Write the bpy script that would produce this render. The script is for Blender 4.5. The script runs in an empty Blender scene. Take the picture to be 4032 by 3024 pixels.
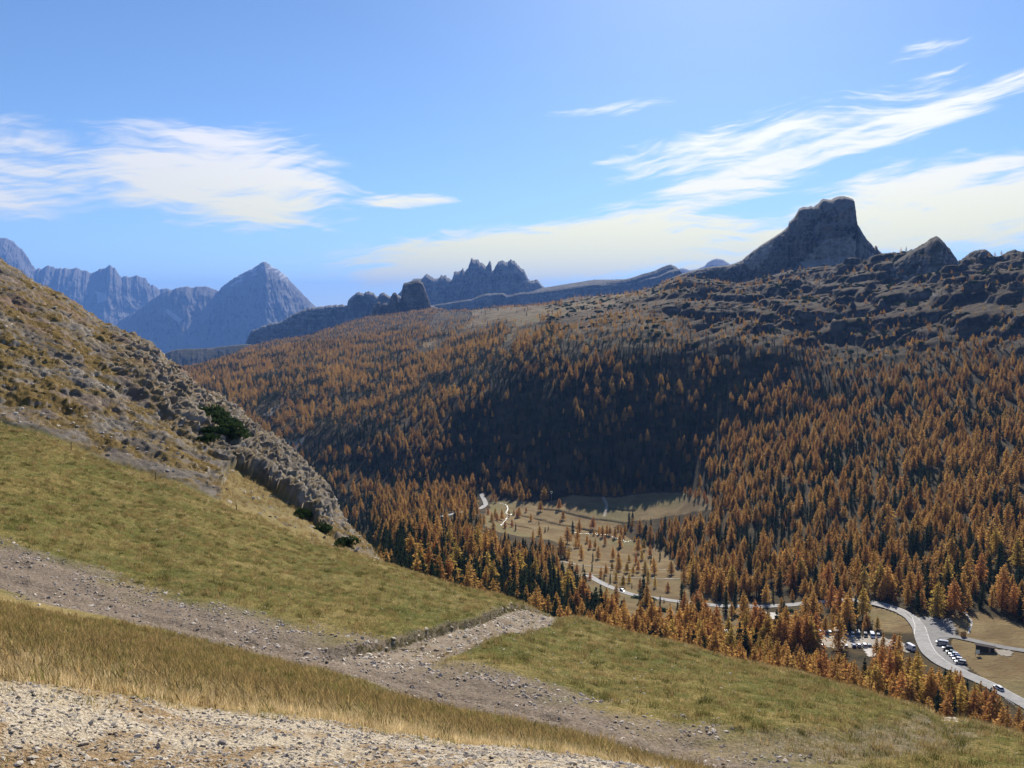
import bpy, bmesh, math, random
import numpy as np
from mathutils import Vector, Matrix

random.seed(7)
RNG = np.random.default_rng(11)
scene = bpy.context.scene
COL = scene.collection

# ------------------------------------------------------------------ camera
F_PX, CX, CY = 827.0, 512.0, 384.0          # focal length in 1024 px wide frame
PITCH = math.radians(5.1)
cam_data = bpy.data.cameras.new("camera")
cam_data.sensor_width = 36.0
cam_data.lens = F_PX / 1024.0 * 36.0
cam_data.clip_start = 0.1
cam_data.clip_end = 90000.0
cam = bpy.data.objects.new("camera", cam_data)
cam.rotation_euler = (math.pi / 2 - PITCH, 0, 0)
COL.objects.link(cam)
scene.camera = cam

# ------------------------------------------------------------------ exposure
scene.view_settings.view_transform = 'Standard'
scene.view_settings.look = 'None'
scene.view_settings.exposure = 1.05
scene.view_settings.gamma = 1.0
scene.view_settings.use_curve_mapping = False
try:
    scene.cycles.use_denoising = True
    scene.cycles.max_bounces = 8
    scene.cycles.diffuse_bounces = 3
    scene.cycles.transmission_bounces = 4
    scene.cycles.volume_bounces = 1
    scene.cycles.caustics_reflective = False
    scene.cycles.caustics_refractive = False
    scene.cycles.sample_clamp_indirect = 4.0
except Exception:
    pass

# ------------------------------------------------------------------ sun and sky
SUN_AZ, SUN_EL = math.radians(14.0), math.radians(30.5)
sun_dir = Vector((math.sin(SUN_AZ) * math.cos(SUN_EL), math.cos(SUN_AZ) * math.cos(SUN_EL), math.sin(SUN_EL)))
sun_data = bpy.data.lights.new("sun", 'SUN')
sun_data.energy = 4.3
sun_data.angle = math.radians(0.53)
sun_data.color = (1.0, 0.93, 0.82)
sun = bpy.data.objects.new("sun", sun_data)
sun.rotation_euler = sun_dir.to_track_quat('Z', 'Y').to_euler()
COL.objects.link(sun)

world = bpy.data.worlds.new("World")
scene.world = world
world.use_nodes = True
wt = world.node_tree
wt.nodes.clear()

class NT:
    """tiny helper round a node tree"""
    def __init__(s, t): s.t = t
    def n(s, typ, **kw):
        nd = s.t.nodes.new(typ)
        for k, v in kw.items(): setattr(nd, k, v)
        return nd
    def set(s, sock, v):
        if hasattr(v, 'is_output') or isinstance(v, bpy.types.NodeSocket): s.t.links.new(v, sock)
        elif v is not None: sock.default_value = v
    def math(s, op, a, b=None, c=None, clamp=False):
        nd = s.n('ShaderNodeMath', operation=op, use_clamp=clamp)
        s.set(nd.inputs[0], a)
        if b is not None: s.set(nd.inputs[1], b)
        if c is not None: s.set(nd.inputs[2], c)
        return nd.outputs[0]
    def mix(s, f, a, b, blend='MIX'):
        nd = s.n('ShaderNodeMix', data_type='RGBA', blend_type=blend)
        s.set(nd.inputs[0], f); s.set(nd.inputs[6], a); s.set(nd.inputs[7], b)
        return nd.outputs[2]
    def noise(s, vec, scale, detail=4.0, rough=0.55, dist=0.0, out=0):
        nd = s.n('ShaderNodeTexNoise')
        if vec is not None: s.set(nd.inputs['Vector'], vec)
        nd.inputs['Scale'].default_value = scale
        nd.inputs['Detail'].default_value = detail
        nd.inputs['Roughness'].default_value = rough
        nd.inputs['Distortion'].default_value = dist
        return nd.outputs[out]
    def remap(s, v, a, b, c=0.0, d=1.0, smooth=True):
        nd = s.n('ShaderNodeMapRange', interpolation_type='SMOOTHSTEP' if smooth else 'LINEAR')
        s.set(nd.inputs[0], v)
        for i, x in enumerate((a, b, c, d)): s.set(nd.inputs[1 + i], x)
        return nd.outputs[0]
    def xyz(s, v):
        nd = s.n('ShaderNodeSeparateXYZ'); s.set(nd.inputs[0], v); return nd.outputs
    def comb(s, x, y, z):
        nd = s.n('ShaderNodeCombineXYZ')
        s.set(nd.inputs[0], x); s.set(nd.inputs[1], y); s.set(nd.inputs[2], z)
        return nd.outputs[0]

W = NT(wt)
sky = W.n('ShaderNodeTexSky', sky_type='NISHITA')
sky.sun_disc = False
sky.sun_elevation = SUN_EL
sky.sun_rotation = SUN_AZ
sky.altitude = 2200.0
sky.air_density = 1.1
sky.dust_density = 0.65
sky.ozone_density = 3.2
wdir = W.n('ShaderNodeTexCoord').outputs['Generated']
wx, wy, wz = W.xyz(wdir)
DEG = 180.0 / math.pi
az = W.math('MULTIPLY', W.math('ARCTAN2', wx, wy), DEG)
el = W.math('MULTIPLY', W.math('ARCSINE', wz), DEG)

def cirrus(tilt, sx, sy, seed, warp=1.2):
    """fibrous noise, long in the direction tilted by `tilt` degrees"""
    ca, sa = math.cos(math.radians(tilt)), math.sin(math.radians(tilt))
    a = W.math('ADD', W.math('MULTIPLY', az, ca), W.math('MULTIPLY', el, sa))
    b = W.math('SUBTRACT', W.math('MULTIPLY', el, ca), W.math('MULTIPLY', az, sa))
    wv = W.noise(W.comb(W.math('MULTIPLY', a, 0.10), W.math('MULTIPLY', b, 0.22), seed + 5.3), 1.0, 3.0, 0.5)
    b2 = W.math('ADD', b, W.math('MULTIPLY', W.math('SUBTRACT', wv, 0.5), warp * 3.0))
    n1 = W.noise(W.comb(W.math('MULTIPLY', a, sx), W.math('MULTIPLY', b2, sy), seed), 1.0, 7.0, 0.56)
    return n1, a, b

def blob(ca, ce, ra, re, tilt, p=1.0):
    c, s_ = math.cos(math.radians(tilt)), math.sin(math.radians(tilt))
    da, de = W.math('SUBTRACT', az, ca), W.math('SUBTRACT', el, ce)
    u = W.math('DIVIDE', W.math('ADD', W.math('MULTIPLY', da, c), W.math('MULTIPLY', de, s_)), ra)
    v = W.math('DIVIDE', W.math('SUBTRACT', W.math('MULTIPLY', de, c), W.math('MULTIPLY', da, s_)), re)
    q = W.math('ADD', W.math('MULTIPLY', u, u), W.math('MULTIPLY', v, v))
    return W.math('MULTIPLY', W.math('EXPONENT', W.math('MULTIPLY', W.math('MULTIPLY', q, q), -0.7)), p)

def amax(lst):
    o = lst[0]
    for x in lst[1:]: o = W.math('MAXIMUM', o, x)
    return o

nl, _, _ = cirrus(-2.5, 0.09, 0.75, 1.7)
nr, _, _ = cirrus(10.0, 0.10, 0.80, 9.2, 1.5)
nf, _, _ = cirrus(5.0, 0.28, 2.4, 4.4, 1.4)
left_m = amax([blob(-19.5, 8.2, 9.0, 3.6, -4, 1.05), blob(-31, 8.0, 10, 3.2, 2, 0.8),
               blob(-7.5, 7.3, 4.6, 0.55, 3, 0.8), blob(-10.5, 3.6, 3.0, 0.9, 0, 0.7),
               blob(-36, 12.6, 2.6, 0.7, 0, 0.75)])
right_m = amax([blob(3, 4.0, 15, 2.2, 5, 1.25), blob(20, 10.0, 16, 0.95, 15.0, 1.02),
                blob(14, 10.2, 9, 1.6, 6, 0.78), blob(28, 6.3, 10, 3.0, 6, 1.08),
                blob(11, 7.0, 9, 1.3, 12, 0.92), blob(6.5, 13.2, 4.6, 0.55, 4, 0.62),
                blob(22, 12.2, 8, 1.6, 8, 0.78), blob(17, 3.8, 10, 1.8, 2, 1.05),
                blob(25.8, 15.1, 3.0, 0.7, 6, 0.62)])
bg_m = W.math('MULTIPLY', W.remap(W.noise(W.comb(W.math('MULTIPLY', az, 0.02), W.math('MULTIPLY', el, 0.05), 3.0), 1.0, 2.0), 0.45, 0.7), W.remap(W.math('ABSOLUTE', az), 40, 60))
nlf = W.math('ADD', W.math('MULTIPLY', nl, 0.60), W.math('MULTIPLY', nf, 0.40))
nrf = W.math('ADD', W.math('MULTIPLY', nr, 0.48), W.math('MULTIPLY', nf, 0.52))
def dens(n, m, soft=0.62):
    n = W.remap(n, 0.30, 0.70, 0.0, 1.0, False)
    th = W.math('SUBTRACT', 0.93, m)
    return W.math('MULTIPLY', W.remap(n, th, W.math('ADD', th, soft)), W.remap(m, 0.0, 0.35))
dl = dens(nlf, W.math('MAXIMUM', left_m, W.math('MULTIPLY', bg_m, 0.7)))
dr = dens(nrf, right_m)
cl = W.math('MULTIPLY', W.math('MAXIMUM', dl, dr), W.remap(el, 0.2, 2.5))
# cirrus is lit by the sun: brighter and warmer towards it, yellowest near the horizon
sd = W.n('ShaderNodeVectorMath', operation='DOT_PRODUCT')
W.set(sd.inputs[0], wdir); sd.inputs[1].default_value = sun_dir
near_sun = W.remap(sd.outputs['Value'], 0.72, 0.97)
low = W.remap(el, 1.5, 8.0, 1.0, 0.0)
warm = W.math('MULTIPLY', W.remap(el, 3.0, 12.0, 1.0, 0.0), W.remap(sd.outputs['Value'], 0.56, 0.84))
ccol = W.mix(warm, (1.0, 0.98, 0.97, 1), (1.0, 0.90, 0.40, 1))
cbri = W.math('ADD', W.math('ADD', 8.8, W.math('MULTIPLY', near_sun, 2.2)), W.math('MULTIPLY', warm, 1.6))
cloud_col = W.mix(1.0, ccol, W.comb(cbri, cbri, cbri), 'MULTIPLY')
sky_grade = W.mix(1.0, sky.outputs[0], (0.86, 0.98, 1.12, 1), 'MULTIPLY')
# bright air round the sun, which stands just above the frame
glow = W.math('MULTIPLY', W.math('POWER', W.math('MAXIMUM', sd.outputs['Value'], 0.0), 30.0), 1.5)
sky_grade = W.mix(1.0, sky_grade, W.comb(glow, glow, W.math('MULTIPLY', glow, 0.95)), 'ADD')
final = W.mix(W.math('MULTIPLY', cl, 0.93), sky_grade, cloud_col)
bg = W.n('ShaderNodeBackground')
W.set(bg.inputs[0], final)
bg.inputs[1].default_value = 0.055
wo = W.n('ShaderNodeOutputWorld')
wt.links.new(bg.outputs[0], wo.inputs[0])
try:
    world.cycles.sampling_method = 'MANUAL'
    world.cycles.sample_map_resolution = 1024
except Exception:
    pass

# ------------------------------------------------------------------ naming helpers
def tag(o, label=None, cat=None, group=None, kind=None):
    if label: o["label"] = label
    if cat: o["category"] = cat
    if group: o["group"] = group
    if kind: o["kind"] = kind
    return o

def empty(name, loc, rz=0.0):
    o = bpy.data.objects.new(name, None)
    o.location = loc
    o.rotation_euler = (0, 0, rz)
    o.empty_display_size = 0.2
    COL.objects.link(o)
    return o

def fast_mesh(name, v, f, mats=(), smooth=False, fmat=None):
    """mesh from numpy arrays; f is (M,3) or (M,4)"""
    v = np.asarray(v, np.float32); f = np.asarray(f, np.int32)
    me = bpy.data.meshes.new(name)
    k = f.shape[1]
    me.vertices.add(len(v)); me.vertices.foreach_set("co", v.ravel())
    me.loops.add(f.size); me.loops.foreach_set("vertex_index", f.ravel())
    me.polygons.add(len(f))
    me.polygons.foreach_set("loop_start", np.arange(0, f.size, k, dtype=np.int32))
    try: me.polygons.foreach_set("loop_total", np.full(len(f), k, np.int32))
    except Exception: pass
    if smooth: me.polygons.foreach_set("use_smooth", np.ones(len(f), bool))
    for m in mats: me.materials.append(m)
    if fmat is not None: me.polygons.foreach_set("material_index", np.asarray(fmat, np.int32))
    me.update(calc_edges=True)
    return me

def add_obj(name, me, parent=None, loc=None):
    o = bpy.data.objects.new(name, me)
    COL.objects.link(o)
    if parent is not None: o.parent = parent
    if loc is not None: o.location = loc
    return o

def set_col(me, name, arr4):
    a = me.attributes.new(name, 'FLOAT_COLOR', 'POINT')
    a.data.foreach_set("color", np.asarray(arr4, np.float32).ravel())

# ------------------------------------------------------------------ numpy noise
_perm = np.random.RandomState(5).permutation(256)
_perm = np.concatenate([_perm, _perm, _perm]).astype(np.int32)
_g3 = np.array([[1,1,0],[-1,1,0],[1,-1,0],[-1,-1,0],[1,0,1],[-1,0,1],[1,0,-1],[-1,0,-1],
                [0,1,1],[0,-1,1],[0,1,-1],[0,-1,-1],[1,1,0],[-1,1,0],[0,-1,1],[0,-1,-1]], np.float32)
_g2 = np.array([[math.cos(a), math.sin(a)] for a in np.linspace(0, 2 * math.pi, 16, endpoint=False)], np.float32)
def perlin2(x, y):
    xi = np.floor(x).astype(np.int64); yi = np.floor(y).astype(np.int64)
    xf = (x - xi).astype(np.float32); yf = (y - yi).astype(np.float32)
    xi &= 255; yi &= 255
    u = xf * xf * xf * (xf * (xf * 6 - 15) + 10); v = yf * yf * yf * (yf * (yf * 6 - 15) + 10)
    def g(ix, iy, dx, dy):
        h = _perm[_perm[ix] + iy] & 15
        return _g2[h, 0] * dx + _g2[h, 1] * dy
    a = g(xi, yi, xf, yf); b = g(xi + 1, yi, xf - 1, yf)
    c = g(xi, yi + 1, xf, yf - 1); d = g(xi + 1, yi + 1, xf - 1, yf - 1)
    return (a + u * (b - a)) * (1 - v) + (c + u * (d - c)) * v
def perlin3(p):
    pi = np.floor(p).astype(np.int64); pf = (p - pi).astype(np.float32); pi &= 255
    w = pf * pf * pf * (pf * (pf * 6 - 15) + 10)
    out = 0.0
    for dx in (0, 1):
        wx_ = w[:, 0] if dx else 1 - w[:, 0]
        for dy in (0, 1):
            wy_ = w[:, 1] if dy else 1 - w[:, 1]
            for dz in (0, 1):
                wz_ = w[:, 2] if dz else 1 - w[:, 2]
                h = _perm[_perm[_perm[pi[:, 0] + dx] + pi[:, 1] + dy] + pi[:, 2] + dz] & 15
                g = _g3[h]
                out = out + wx_ * wy_ * wz_ * (g[:, 0] * (pf[:, 0] - dx) + g[:, 1] * (pf[:, 1] - dy) + g[:, 2] * (pf[:, 2] - dz))
    return out
def fbm2(x, y, oct=4, gain=0.5, seed=0.0):
    o = 0; a = 1.0; s = 1.0
    for k in range(oct):
        o = o + a * perlin2(x * s + seed + 17.3 * k, y * s + seed * 1.7 + 9.1 * k); a *= gain; s *= 2.03
    return o
def ridged2(x, y, oct=4, gain=0.5, seed=0.0):
    o = 0; a = 1.0; s = 1.0
    for k in range(oct):
        o = o + a * (1 - 2.2 * np.abs(perlin2(x * s + seed + 7.7 * k, y * s + seed * 1.3 + 3.1 * k))); a *= gain; s *= 2.07
    return o
def fbm3(p, oct=4, gain=0.5, seed=0.0, ridged=False):
    o = 0; a = 1.0; s = 1.0
    for k in range(oct):
        q = perlin3(p * s + seed + 13.7 * k)
        if ridged: q = 0.5 - 1.6 * np.abs(q)
        o = o + a * q; a *= gain; s *= 2.05
    return o
def sstep(x, a, b):
    t = np.clip((np.asarray(x, float) - a) / (b - a), 0, 1)
    return t * t * (3 - 2 * t)

# ------------------------------------------------------------------ pixel <-> world
cp, sp = math.cos(PITCH), math.sin(PITCH)
def ray_te(u, v):
    """bearing and tangent of elevation of a picture point"""
    a = (np.asarray(u, float) - CX) / F_PX; b = (CY - np.asarray(v, float)) / F_PX
    dx = a; dy = cp + b * sp; dz = -sp + b * cp
    return np.arctan2(dx, dy), dz / np.hypot(dx, dy)
def project(x, y, z):
    d = y * cp - z * sp
    d = np.where(np.abs(d) < 1e-6, 1e-6, d)
    return CX + F_PX * x / d, CY - F_PX * (y * sp + z * cp) / d, d
def world_at(u, v, r):
    t, e = ray_te(u, v)
    return np.stack([np.sin(t) * r, np.cos(t) * r, e * r], -1)
def in_poly(u, v, poly):
    u = np.asarray(u, float); v = np.asarray(v, float)
    ins = np.zeros(u.shape, bool)
    n = len(poly); j = n - 1
    for i in range(n):
        xi, yi = poly[i]; xj, yj = poly[j]
        c = ((yi > v) != (yj > v)) & (u < (xj - xi) * (v - yi) / ((yj - yi) or 1e-9) + xi)
        ins ^= c; j = i
    return ins

# ------------------------------------------------------------------ the terrain: one height table over (bearing, distance)
H_ = None
def node(pts): return pts
#  each node: list of (u, v, r) on the surface, or (u, None, r, z)
GRAVEL = [(-250,664,11.5),(0,683,12),(185,708,12.6),(324,720,13),(463,745,13.5),(580,759,14),(720,790,14.5),(820,812,15),(1024,850,15.5),(1250,890,16)]
TR_NEAR = [(-250,540,62),(0,589,53),(77,611,50),(139,626,48),(201,643,45),(293,666,42),(341,678,40),(418,700,38),(480,714,36),(557,731,33),(634,751,31),(720,772,28.5),(820,795,27),(1024,842,26),(1250,890,25)]
TR_FAR = [(-250,490,78),(0,543,64),(46,558,62),(108,577,60),(154,594,57),(216,602,55),(262,617,53),(341,634,50),(395,652,48),(434,666,46),(512,675,44),(600,706,41),(683,729,38),(762,742,36.5),(820,757,35.5),(900,778,34.5),(1024,806,34),(1250,850,33)]
CREST = [(-250,360,140),(0,425,128),(46,438,124),(71,449,122),(108,463,119),(139,475,116),(177,486,113),(216,504,110),(262,520,107),(309,541,103),(341,550,101),(380,564,98),(418,574.5,96),(465,590,93),(496,594.5,92),(534,608,90),(557,614.6,89),(588,619,87),(619,630,85),(683,646,81),(729,661,78),(762,666,76),(803,673,74),(845,687,72),(880,697,70),(928,709,67),(940,719,66.5),(969,720,65),(1024,735,61),(1250,790,54)]
SPUR = [(-250,120,250),(0,267,232),(31,285,230),(54,297,228),(77,311,226),(96,325,224),(116,336,222),(136,351,220),(154,364,219),(162,374,218),(177,385,217),(190,399,216),(200,408,215),(216,410,214),(231,420,212),(247,438,210),(262,447,208),(282,459,206),(301,480,203),(309,488,201),(321,499,198),(324,514,192),(341,529,180),(376,563,140),
        (400,None,132,-45.5),(512,None,122,-51.0),(620,None,114,-52.0),(720,None,106,-51.5),(820,None,100,-50.5),(920,None,94,-49.5),(1024,None,86,-46.5),(1250,None,78,-44)]
HID = [(-250,None,340,-60),(0,None,330,-70),(200,None,320,-110),(300,None,300,-116),(345,None,290,-108),(400,None,260,-93),(512,None,258,-109),(620,None,250,-114),(720,None,240,-116),(820,None,230,-118),(920,None,220,-120),(1024,None,210,-119),(1250,None,200,-118)]
STAND = [(-250,None,520,-190),(0,None,500,-190),(200,None,500,-190),(300,None,480,-180),(340,None,425,-146),(400,559,400),(450,578,402),(512,600,408),(620,624,398),(720,650,364),(820,672,348),(920,692,335),(1024,716,326),(1250,770,310)]
ROADN = [(-250,None,950,-235),(0,None,900,-235),(200,None,900,-235),(300,None,850,-226),(400,506,800),(487,520,700),(512,545,640),(560,565,597),(588,576,572),(620,590,535),(673,601,505),(724,606,486),(758,607,479),(845,600,479),(883,607,460),(914,618,440),(930,624,428),(960,628,422),(1024,625,428),(1250,640,420)]
FOOT = [(-250,None,1350,-240),(0,None,1300,-240),(200,None,1250,-236),(300,470,1085),(400,490,945),(512,500,880),(573,495,902),(640,493,905),(684,493,890),(720,506,742),(820,506,690),(920,506,664),(1024,506,645),(1250,506,620)]
H440 = [(-250,None,1700,-230),(0,None,1700,-230),(160,None,1500,-216),(200,432,1350),(300,430,1225),(400,440,1085),(480,445,1025),(540,440,985),(620,440,978),(680,440,980),(720,440,950),(820,440,900),(920,440,860),(1024,440,830),(1250,440,800)]
H400 = [(-250,None,2100,-225),(0,None,2100,-225),(160,397,1800),(200,400,1560),(300,400,1410),(400,400,1285),(480,400,1125),(540,400,1058),(620,400,1045),(680,400,1055),(720,400,1035),(780,400,1037),(830,400,1062),(920,400,1000),(1024,400,960),(1250,400,920)]
H355 = [(-250,None,2500,-215),(0,None,2500,-215),(160,386,2200),(200,379,2000),(300,364,1900),(400,362,1750),(480,355,1440),(540,350,1225),(620,350,1158),(680,350,1180),(720,350,1160),(780,350,1172),(830,350,1250),(920,350,1200),(1024,350,1150),(1250,350,1100)]
LIP = [(-250,None,3000,-200),(0,None,3000,-200),(160,377,2650),(200,370.5,2500),(250,356,2600),(300,345,2750),(400,334,2550),(450,331,2400),(540,323,1700),(620,318,1480),(680,312,1450),(720,306,1550),(820,302,1600),(920,302,1500),(1024,302,1420),(1250,302,1350)]
RIDGE = [(-250,None,3500,-190),(0,None,3500,-190),(145,None,3200,-170),(162,374,3000),(200,368,3000),(231,358,3100),(250,349,3200),(278,342.5,3300),(309,339,3400),(324,333,3600),(341,327,3700),(367,319.5,3900),(400,315,4000),(431,310,4000),(449,313,3800),(472,312.5,3600),(495,310,3500),(526,308.5,3300),(549,306.5,3100),(572,300.5,3000),(630,296,2700),(650,292,2600),(665,286,2500),(683,280,2450),(711,284,2400),(742,288,2350),(769,282,2350),(791,276,2350),(837,269,2300),(860,272,2250),(882,266,2250),(907,266,2200),(956,268,2150),(1001,266,2100),(1024,262,2050),(1250,240,2000)]

TH = np.linspace(-1.15, 1.15, 1501)
def node_table(pts):
    th, r, e = [], [], []
    for q in pts:
        if q[1] is None:
            t, _ = ray_te(q[0], 310.0); th.append(float(t)); r.append(q[2]); e.append(q[3] / q[2])
        else:
            t, ee = ray_te(q[0], q[1]); th.append(float(t)); r.append(q[2]); e.append(float(ee))
    o = np.argsort(th)
    th = np.array(th)[o]; r = np.array(r)[o]; e = np.array(e)[o]
    return np.interp(TH, th, np.log(r)), np.interp(TH, th, e)
nodesL = [(np.full(TH.shape, math.log(0.5)), np.full(TH.shape, -1.62 / 0.5)),
          (np.full(TH.shape, math.log(3.0)), np.full(TH.shape, -2.45 / 3.0)),
          (np.full(TH.shape, math.log(7.5)), np.full(TH.shape, -4.28 / 7.5))]
for nd in (GRAVEL, TR_NEAR, TR_FAR, CREST, SPUR, HID, STAND, ROADN, FOOT, H440, H400, H355, LIP, RIDGE):
    nodesL.append(node_table(nd))
lr, le = nodesL[-1]
nodesL.append((lr + 0.22, (le * np.exp(lr) - 110) / np.exp(lr + 0.22)))
nodesL.append((np.full(TH.shape, math.log(9000.0)), np.full(TH.shape, -620 / 9000.0)))
nodesL.append((np.full(TH.shape, math.log(42000.0)), np.full(TH.shape, -1400 / 42000.0)))
NL = np.stack([q[0] for q in nodesL], 1); NE = np.stack([q[1] for q in nodesL], 1)
for k in range(1, NL.shape[1]): NL[:, k] = np.maximum(NL[:, k], NL[:, k - 1] + 0.03)
def blur(a, s):
    k = np.exp(-0.5 * (np.arange(-3 * s, 3 * s + 1) / s) ** 2); k /= k.sum()
    return np.convolve(np.pad(a, 3 * s, mode='edge'), k, 'valid')
for k in range(3, NL.shape[1]):
    s_ = 2 if k == 7 or k == 16 else (3 if k == 6 else 7)
    NL[:, k] = blur(NL[:, k], s_); NE[:, k] = blur(NE[:, k], s_)
LR = np.concatenate([np.linspace(math.log(0.5), math.log(300), 700), np.linspace(math.log(300), math.log(42000), 900)[1:]])
def pchip_cols(X, Y, xq):
    """monotone cubic through each row's nodes, evaluated at xq"""
    h = np.diff(X, axis=1); d = np.diff(Y, axis=1) / h
    m = np.zeros_like(Y)
    w1 = 2 * h[:, 1:] + h[:, :-1]; w2 = h[:, 1:] + 2 * h[:, :-1]
    with np.errstate(divide='ignore', invalid='ignore'):
        mm = (w1 + w2) / (w1 / d[:, :-1] + w2 / d[:, 1:])
    m[:, 1:-1] = np.where(d[:, :-1] * d[:, 1:] > 0, mm, 0.0)
    m[:, 0] = d[:, 0]; m[:, -1] = d[:, -1]
    out = np.empty((X.shape[0], len(xq)), np.float64)
    for i in range(X.shape[0]):
        k = np.clip(np.searchsorted(X[i], xq) - 1, 0, X.shape[1] - 2)
        hh = h[i, k]; t = np.clip((xq - X[i, k]) / hh, 0, 1)
        t2 = t * t; t3 = t2 * t
        out[i] = (2*t3 - 3*t2 + 1) * Y[i, k] + (t3 - 2*t2 + t) * hh * m[i, k] + (-2*t3 + 3*t2) * Y[i, k+1] + (t3 - t2) * hh * m[i, k+1]
    return out
E_TAB = pchip_cols(NL, NE, LR)                      # tangent of elevation
E_MAX = np.maximum.accumulate(E_TAB, axis=1)        # horizon so far
def _bil(tab, th, lr):
    ft = np.clip((th - TH[0]) / (TH[1] - TH[0]), 0, len(TH) - 1.001); i = ft.astype(int); a = ft - i
    j = np.clip(np.searchsorted(LR, lr) - 1, 0, len(LR) - 2)
    b = np.clip((lr - LR[j]) / (LR[j + 1] - LR[j]), 0, 1)
    return (tab[i, j] * (1-a) + tab[i+1, j] * a) * (1-b) + (tab[i, j+1] * (1-a) + tab[i+1, j+1] * a) * b
def polar(x, y):
    return np.arctan2(x, y), np.log(np.maximum(np.hypot(x, y), 0.5))
def uniq_labels(items):
    """items: (object, head, zone phrase, u, v). Says where in its stand or patch each one is; what is still alike is told apart by its order from the left"""
    byz = {}
    for it in items: byz.setdefault(it[2], []).append(it)
    out = {}
    for z_, L_ in byz.items():
        us = np.array([i[3] for i in L_]); vs = np.array([i[4] for i in L_])
        n = len(L_)
        for o, head, zz, u, v in L_:
            fu = (us < u).mean(); fv = (vs < v).mean()
            if n > 6:
                rows = ('back', 'middle', 'front') if n < 40 else ('back', 'upper', 'lower', 'front')
                cols = ('left', 'centre', 'right') if n < 40 else ('far left', 'left', 'centre', 'right', 'far right')
                where = '%s %s of the ' % (rows[min(int(fv * len(rows)), len(rows) - 1)], cols[min(int(fu * len(cols)), len(cols) - 1)])
            else: where = 'on the ' if zz.startswith(('open', 'tan', 'bank')) else 'in the '
            out.setdefault((head, where + zz), []).append((u, o))
    names = ['leftmost', 'second leftmost', 'third leftmost', 'fourth leftmost', 'fifth leftmost', 'sixth leftmost', 'seventh leftmost', 'eighth leftmost', 'ninth leftmost', 'tenth leftmost']
    for (head, where), L_ in out.items():
        L_.sort(key=lambda q: q[0]); n = len(L_)
        for k, (u, o) in enumerate(L_):
            if n == 1: s_ = ''
            elif k < (n + 1) // 2 or n < 4: s_ = 'rightmost ' if (k == n - 1) else names[min(k, 9)] + ' '
            else: s_ = names[min(n - 1 - k, 9)].replace('leftmost', 'rightmost') + ' '
            o['label'] = s_ + head + ', ' + where
def H0(x, y):
    t, l = polar(np.asarray(x, float), np.asarray(y, float))
    return _bil(E_TAB, t, l) * np.exp(l)
def horizon_before(x, y):
    t, l = polar(x, y)
    return _bil(E_MAX, t, l - 0.02)
def node_r(k, th):                                  # distance of node line k at a bearing
    return np.exp(np.interp(th, TH, NL[:, k]))
K_GRAVEL, K_TRN, K_TRF, K_CREST, K_SPUR = 3, 4, 5, 6, 7
def unproject(u, v, rmin=1.0):
    """first terrain point on the sight line through a picture point"""
    t, e = ray_te(u, v); t = float(t); e = float(e)
    col = _bil(E_TAB, np.full(LR.shape, t), LR)
    ok = np.nonzero((col >= e) & (LR >= math.log(rmin)))[0]
    if len(ok) == 0: j = len(LR) - 1; l = LR[j]
    else:
        j = ok[0]
        if j == 0: l = LR[0]
        else:
            a = (e - col[j-1]) / (col[j] - col[j-1] + 1e-12); l = LR[j-1] + np.clip(a, 0, 1) * (LR[j] - LR[j-1])
    r = math.exp(l)
    return np.array([math.sin(t) * r, math.cos(t) * r, e * r])
def path_world(px, rmin=1.0, step=2.0):
    P = np.array([unproject(u, v, rmin)[:2] for u, v in px])
    d = np.concatenate([[0], np.cumsum(np.hypot(*np.diff(P, axis=0).T))])
    n = max(4, int(d[-1] / step))
    q = np.linspace(0, d[-1], n)
    X = np.stack([np.interp(q, d, P[:, 0]), np.interp(q, d, P[:, 1])], 1)
    for _ in range(6):                              # round the corners
        X[1:-1] = 0.25 * X[:-2] + 0.5 * X[1:-1] + 0.25 * X[2:]
    return X
def dist_path(x, y, P):
    """distance to a polyline, and signed side (left positive)"""
    best = np.full(x.shape, 1e9); side = np.zeros(x.shape)
    for a, b in zip(P[:-1], P[1:]):
        dx, dy = b - a; L2 = dx*dx + dy*dy + 1e-9
        t = np.clip(((x - a[0]) * dx + (y - a[1]) * dy) / L2, 0, 1)
        ex = x - a[0] - t * dx; ey = y - a[1] - t * dy
        d = np.hypot(ex, ey); m = d < best
        best = np.where(m, d, best); side = np.where(m, np.sign(dx * ey - dy * ex), side)
    return best, side
# ------------------------------------------------------------------ materials
def new_mat(name):
    m = bpy.data.materials.new(name); m.use_nodes = True
    t = m.node_tree; t.nodes.clear()
    N = NT(t)
    out = N.n('ShaderNodeOutputMaterial')
    return m, N, out
def principled(N, out, col, rough=0.9, normal=None, spec=0.2, metal=0.0):
    p = N.n('ShaderNodeBsdfPrincipled')
    N.set(p.inputs['Base Color'], col); N.set(p.inputs['Roughness'], rough)
    p.inputs['Specular IOR Level'].default_value = spec
    p.inputs['Metallic'].default_value = metal
    if normal is not None: N.t.links.new(normal, p.inputs['Normal'])
    N.t.links.new(p.outputs[0], out.inputs[0])
    return p
def bump(N, h, strength=0.5, dist=0.1):
    b = N.n('ShaderNodeBump'); b.inputs['Strength'].default_value = strength; b.inputs['Distance'].default_value = dist
    N.set(b.inputs['Height'], h); return b.outputs[0]
def plain_mat(name, col, rough=0.6, spec=0.3, metal=0.0, var=0.12, scale=3.0):
    m, N, out = new_mat(name)
    pos = N.n('ShaderNodeTexCoord').outputs['Object']
    n = N.noise(pos, scale, 4.0)
    k = N.remap(n, 0.3, 0.7, 1 - var, 1 + var)
    principled(N, out, N.mix(1.0, (*col, 1), N.comb(k, k, k), 'MULTIPLY'), rough, None, spec, metal)
    return m
def obj_rand(N):
    return N.n('ShaderNodeObjectInfo').outputs['Random']

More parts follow.
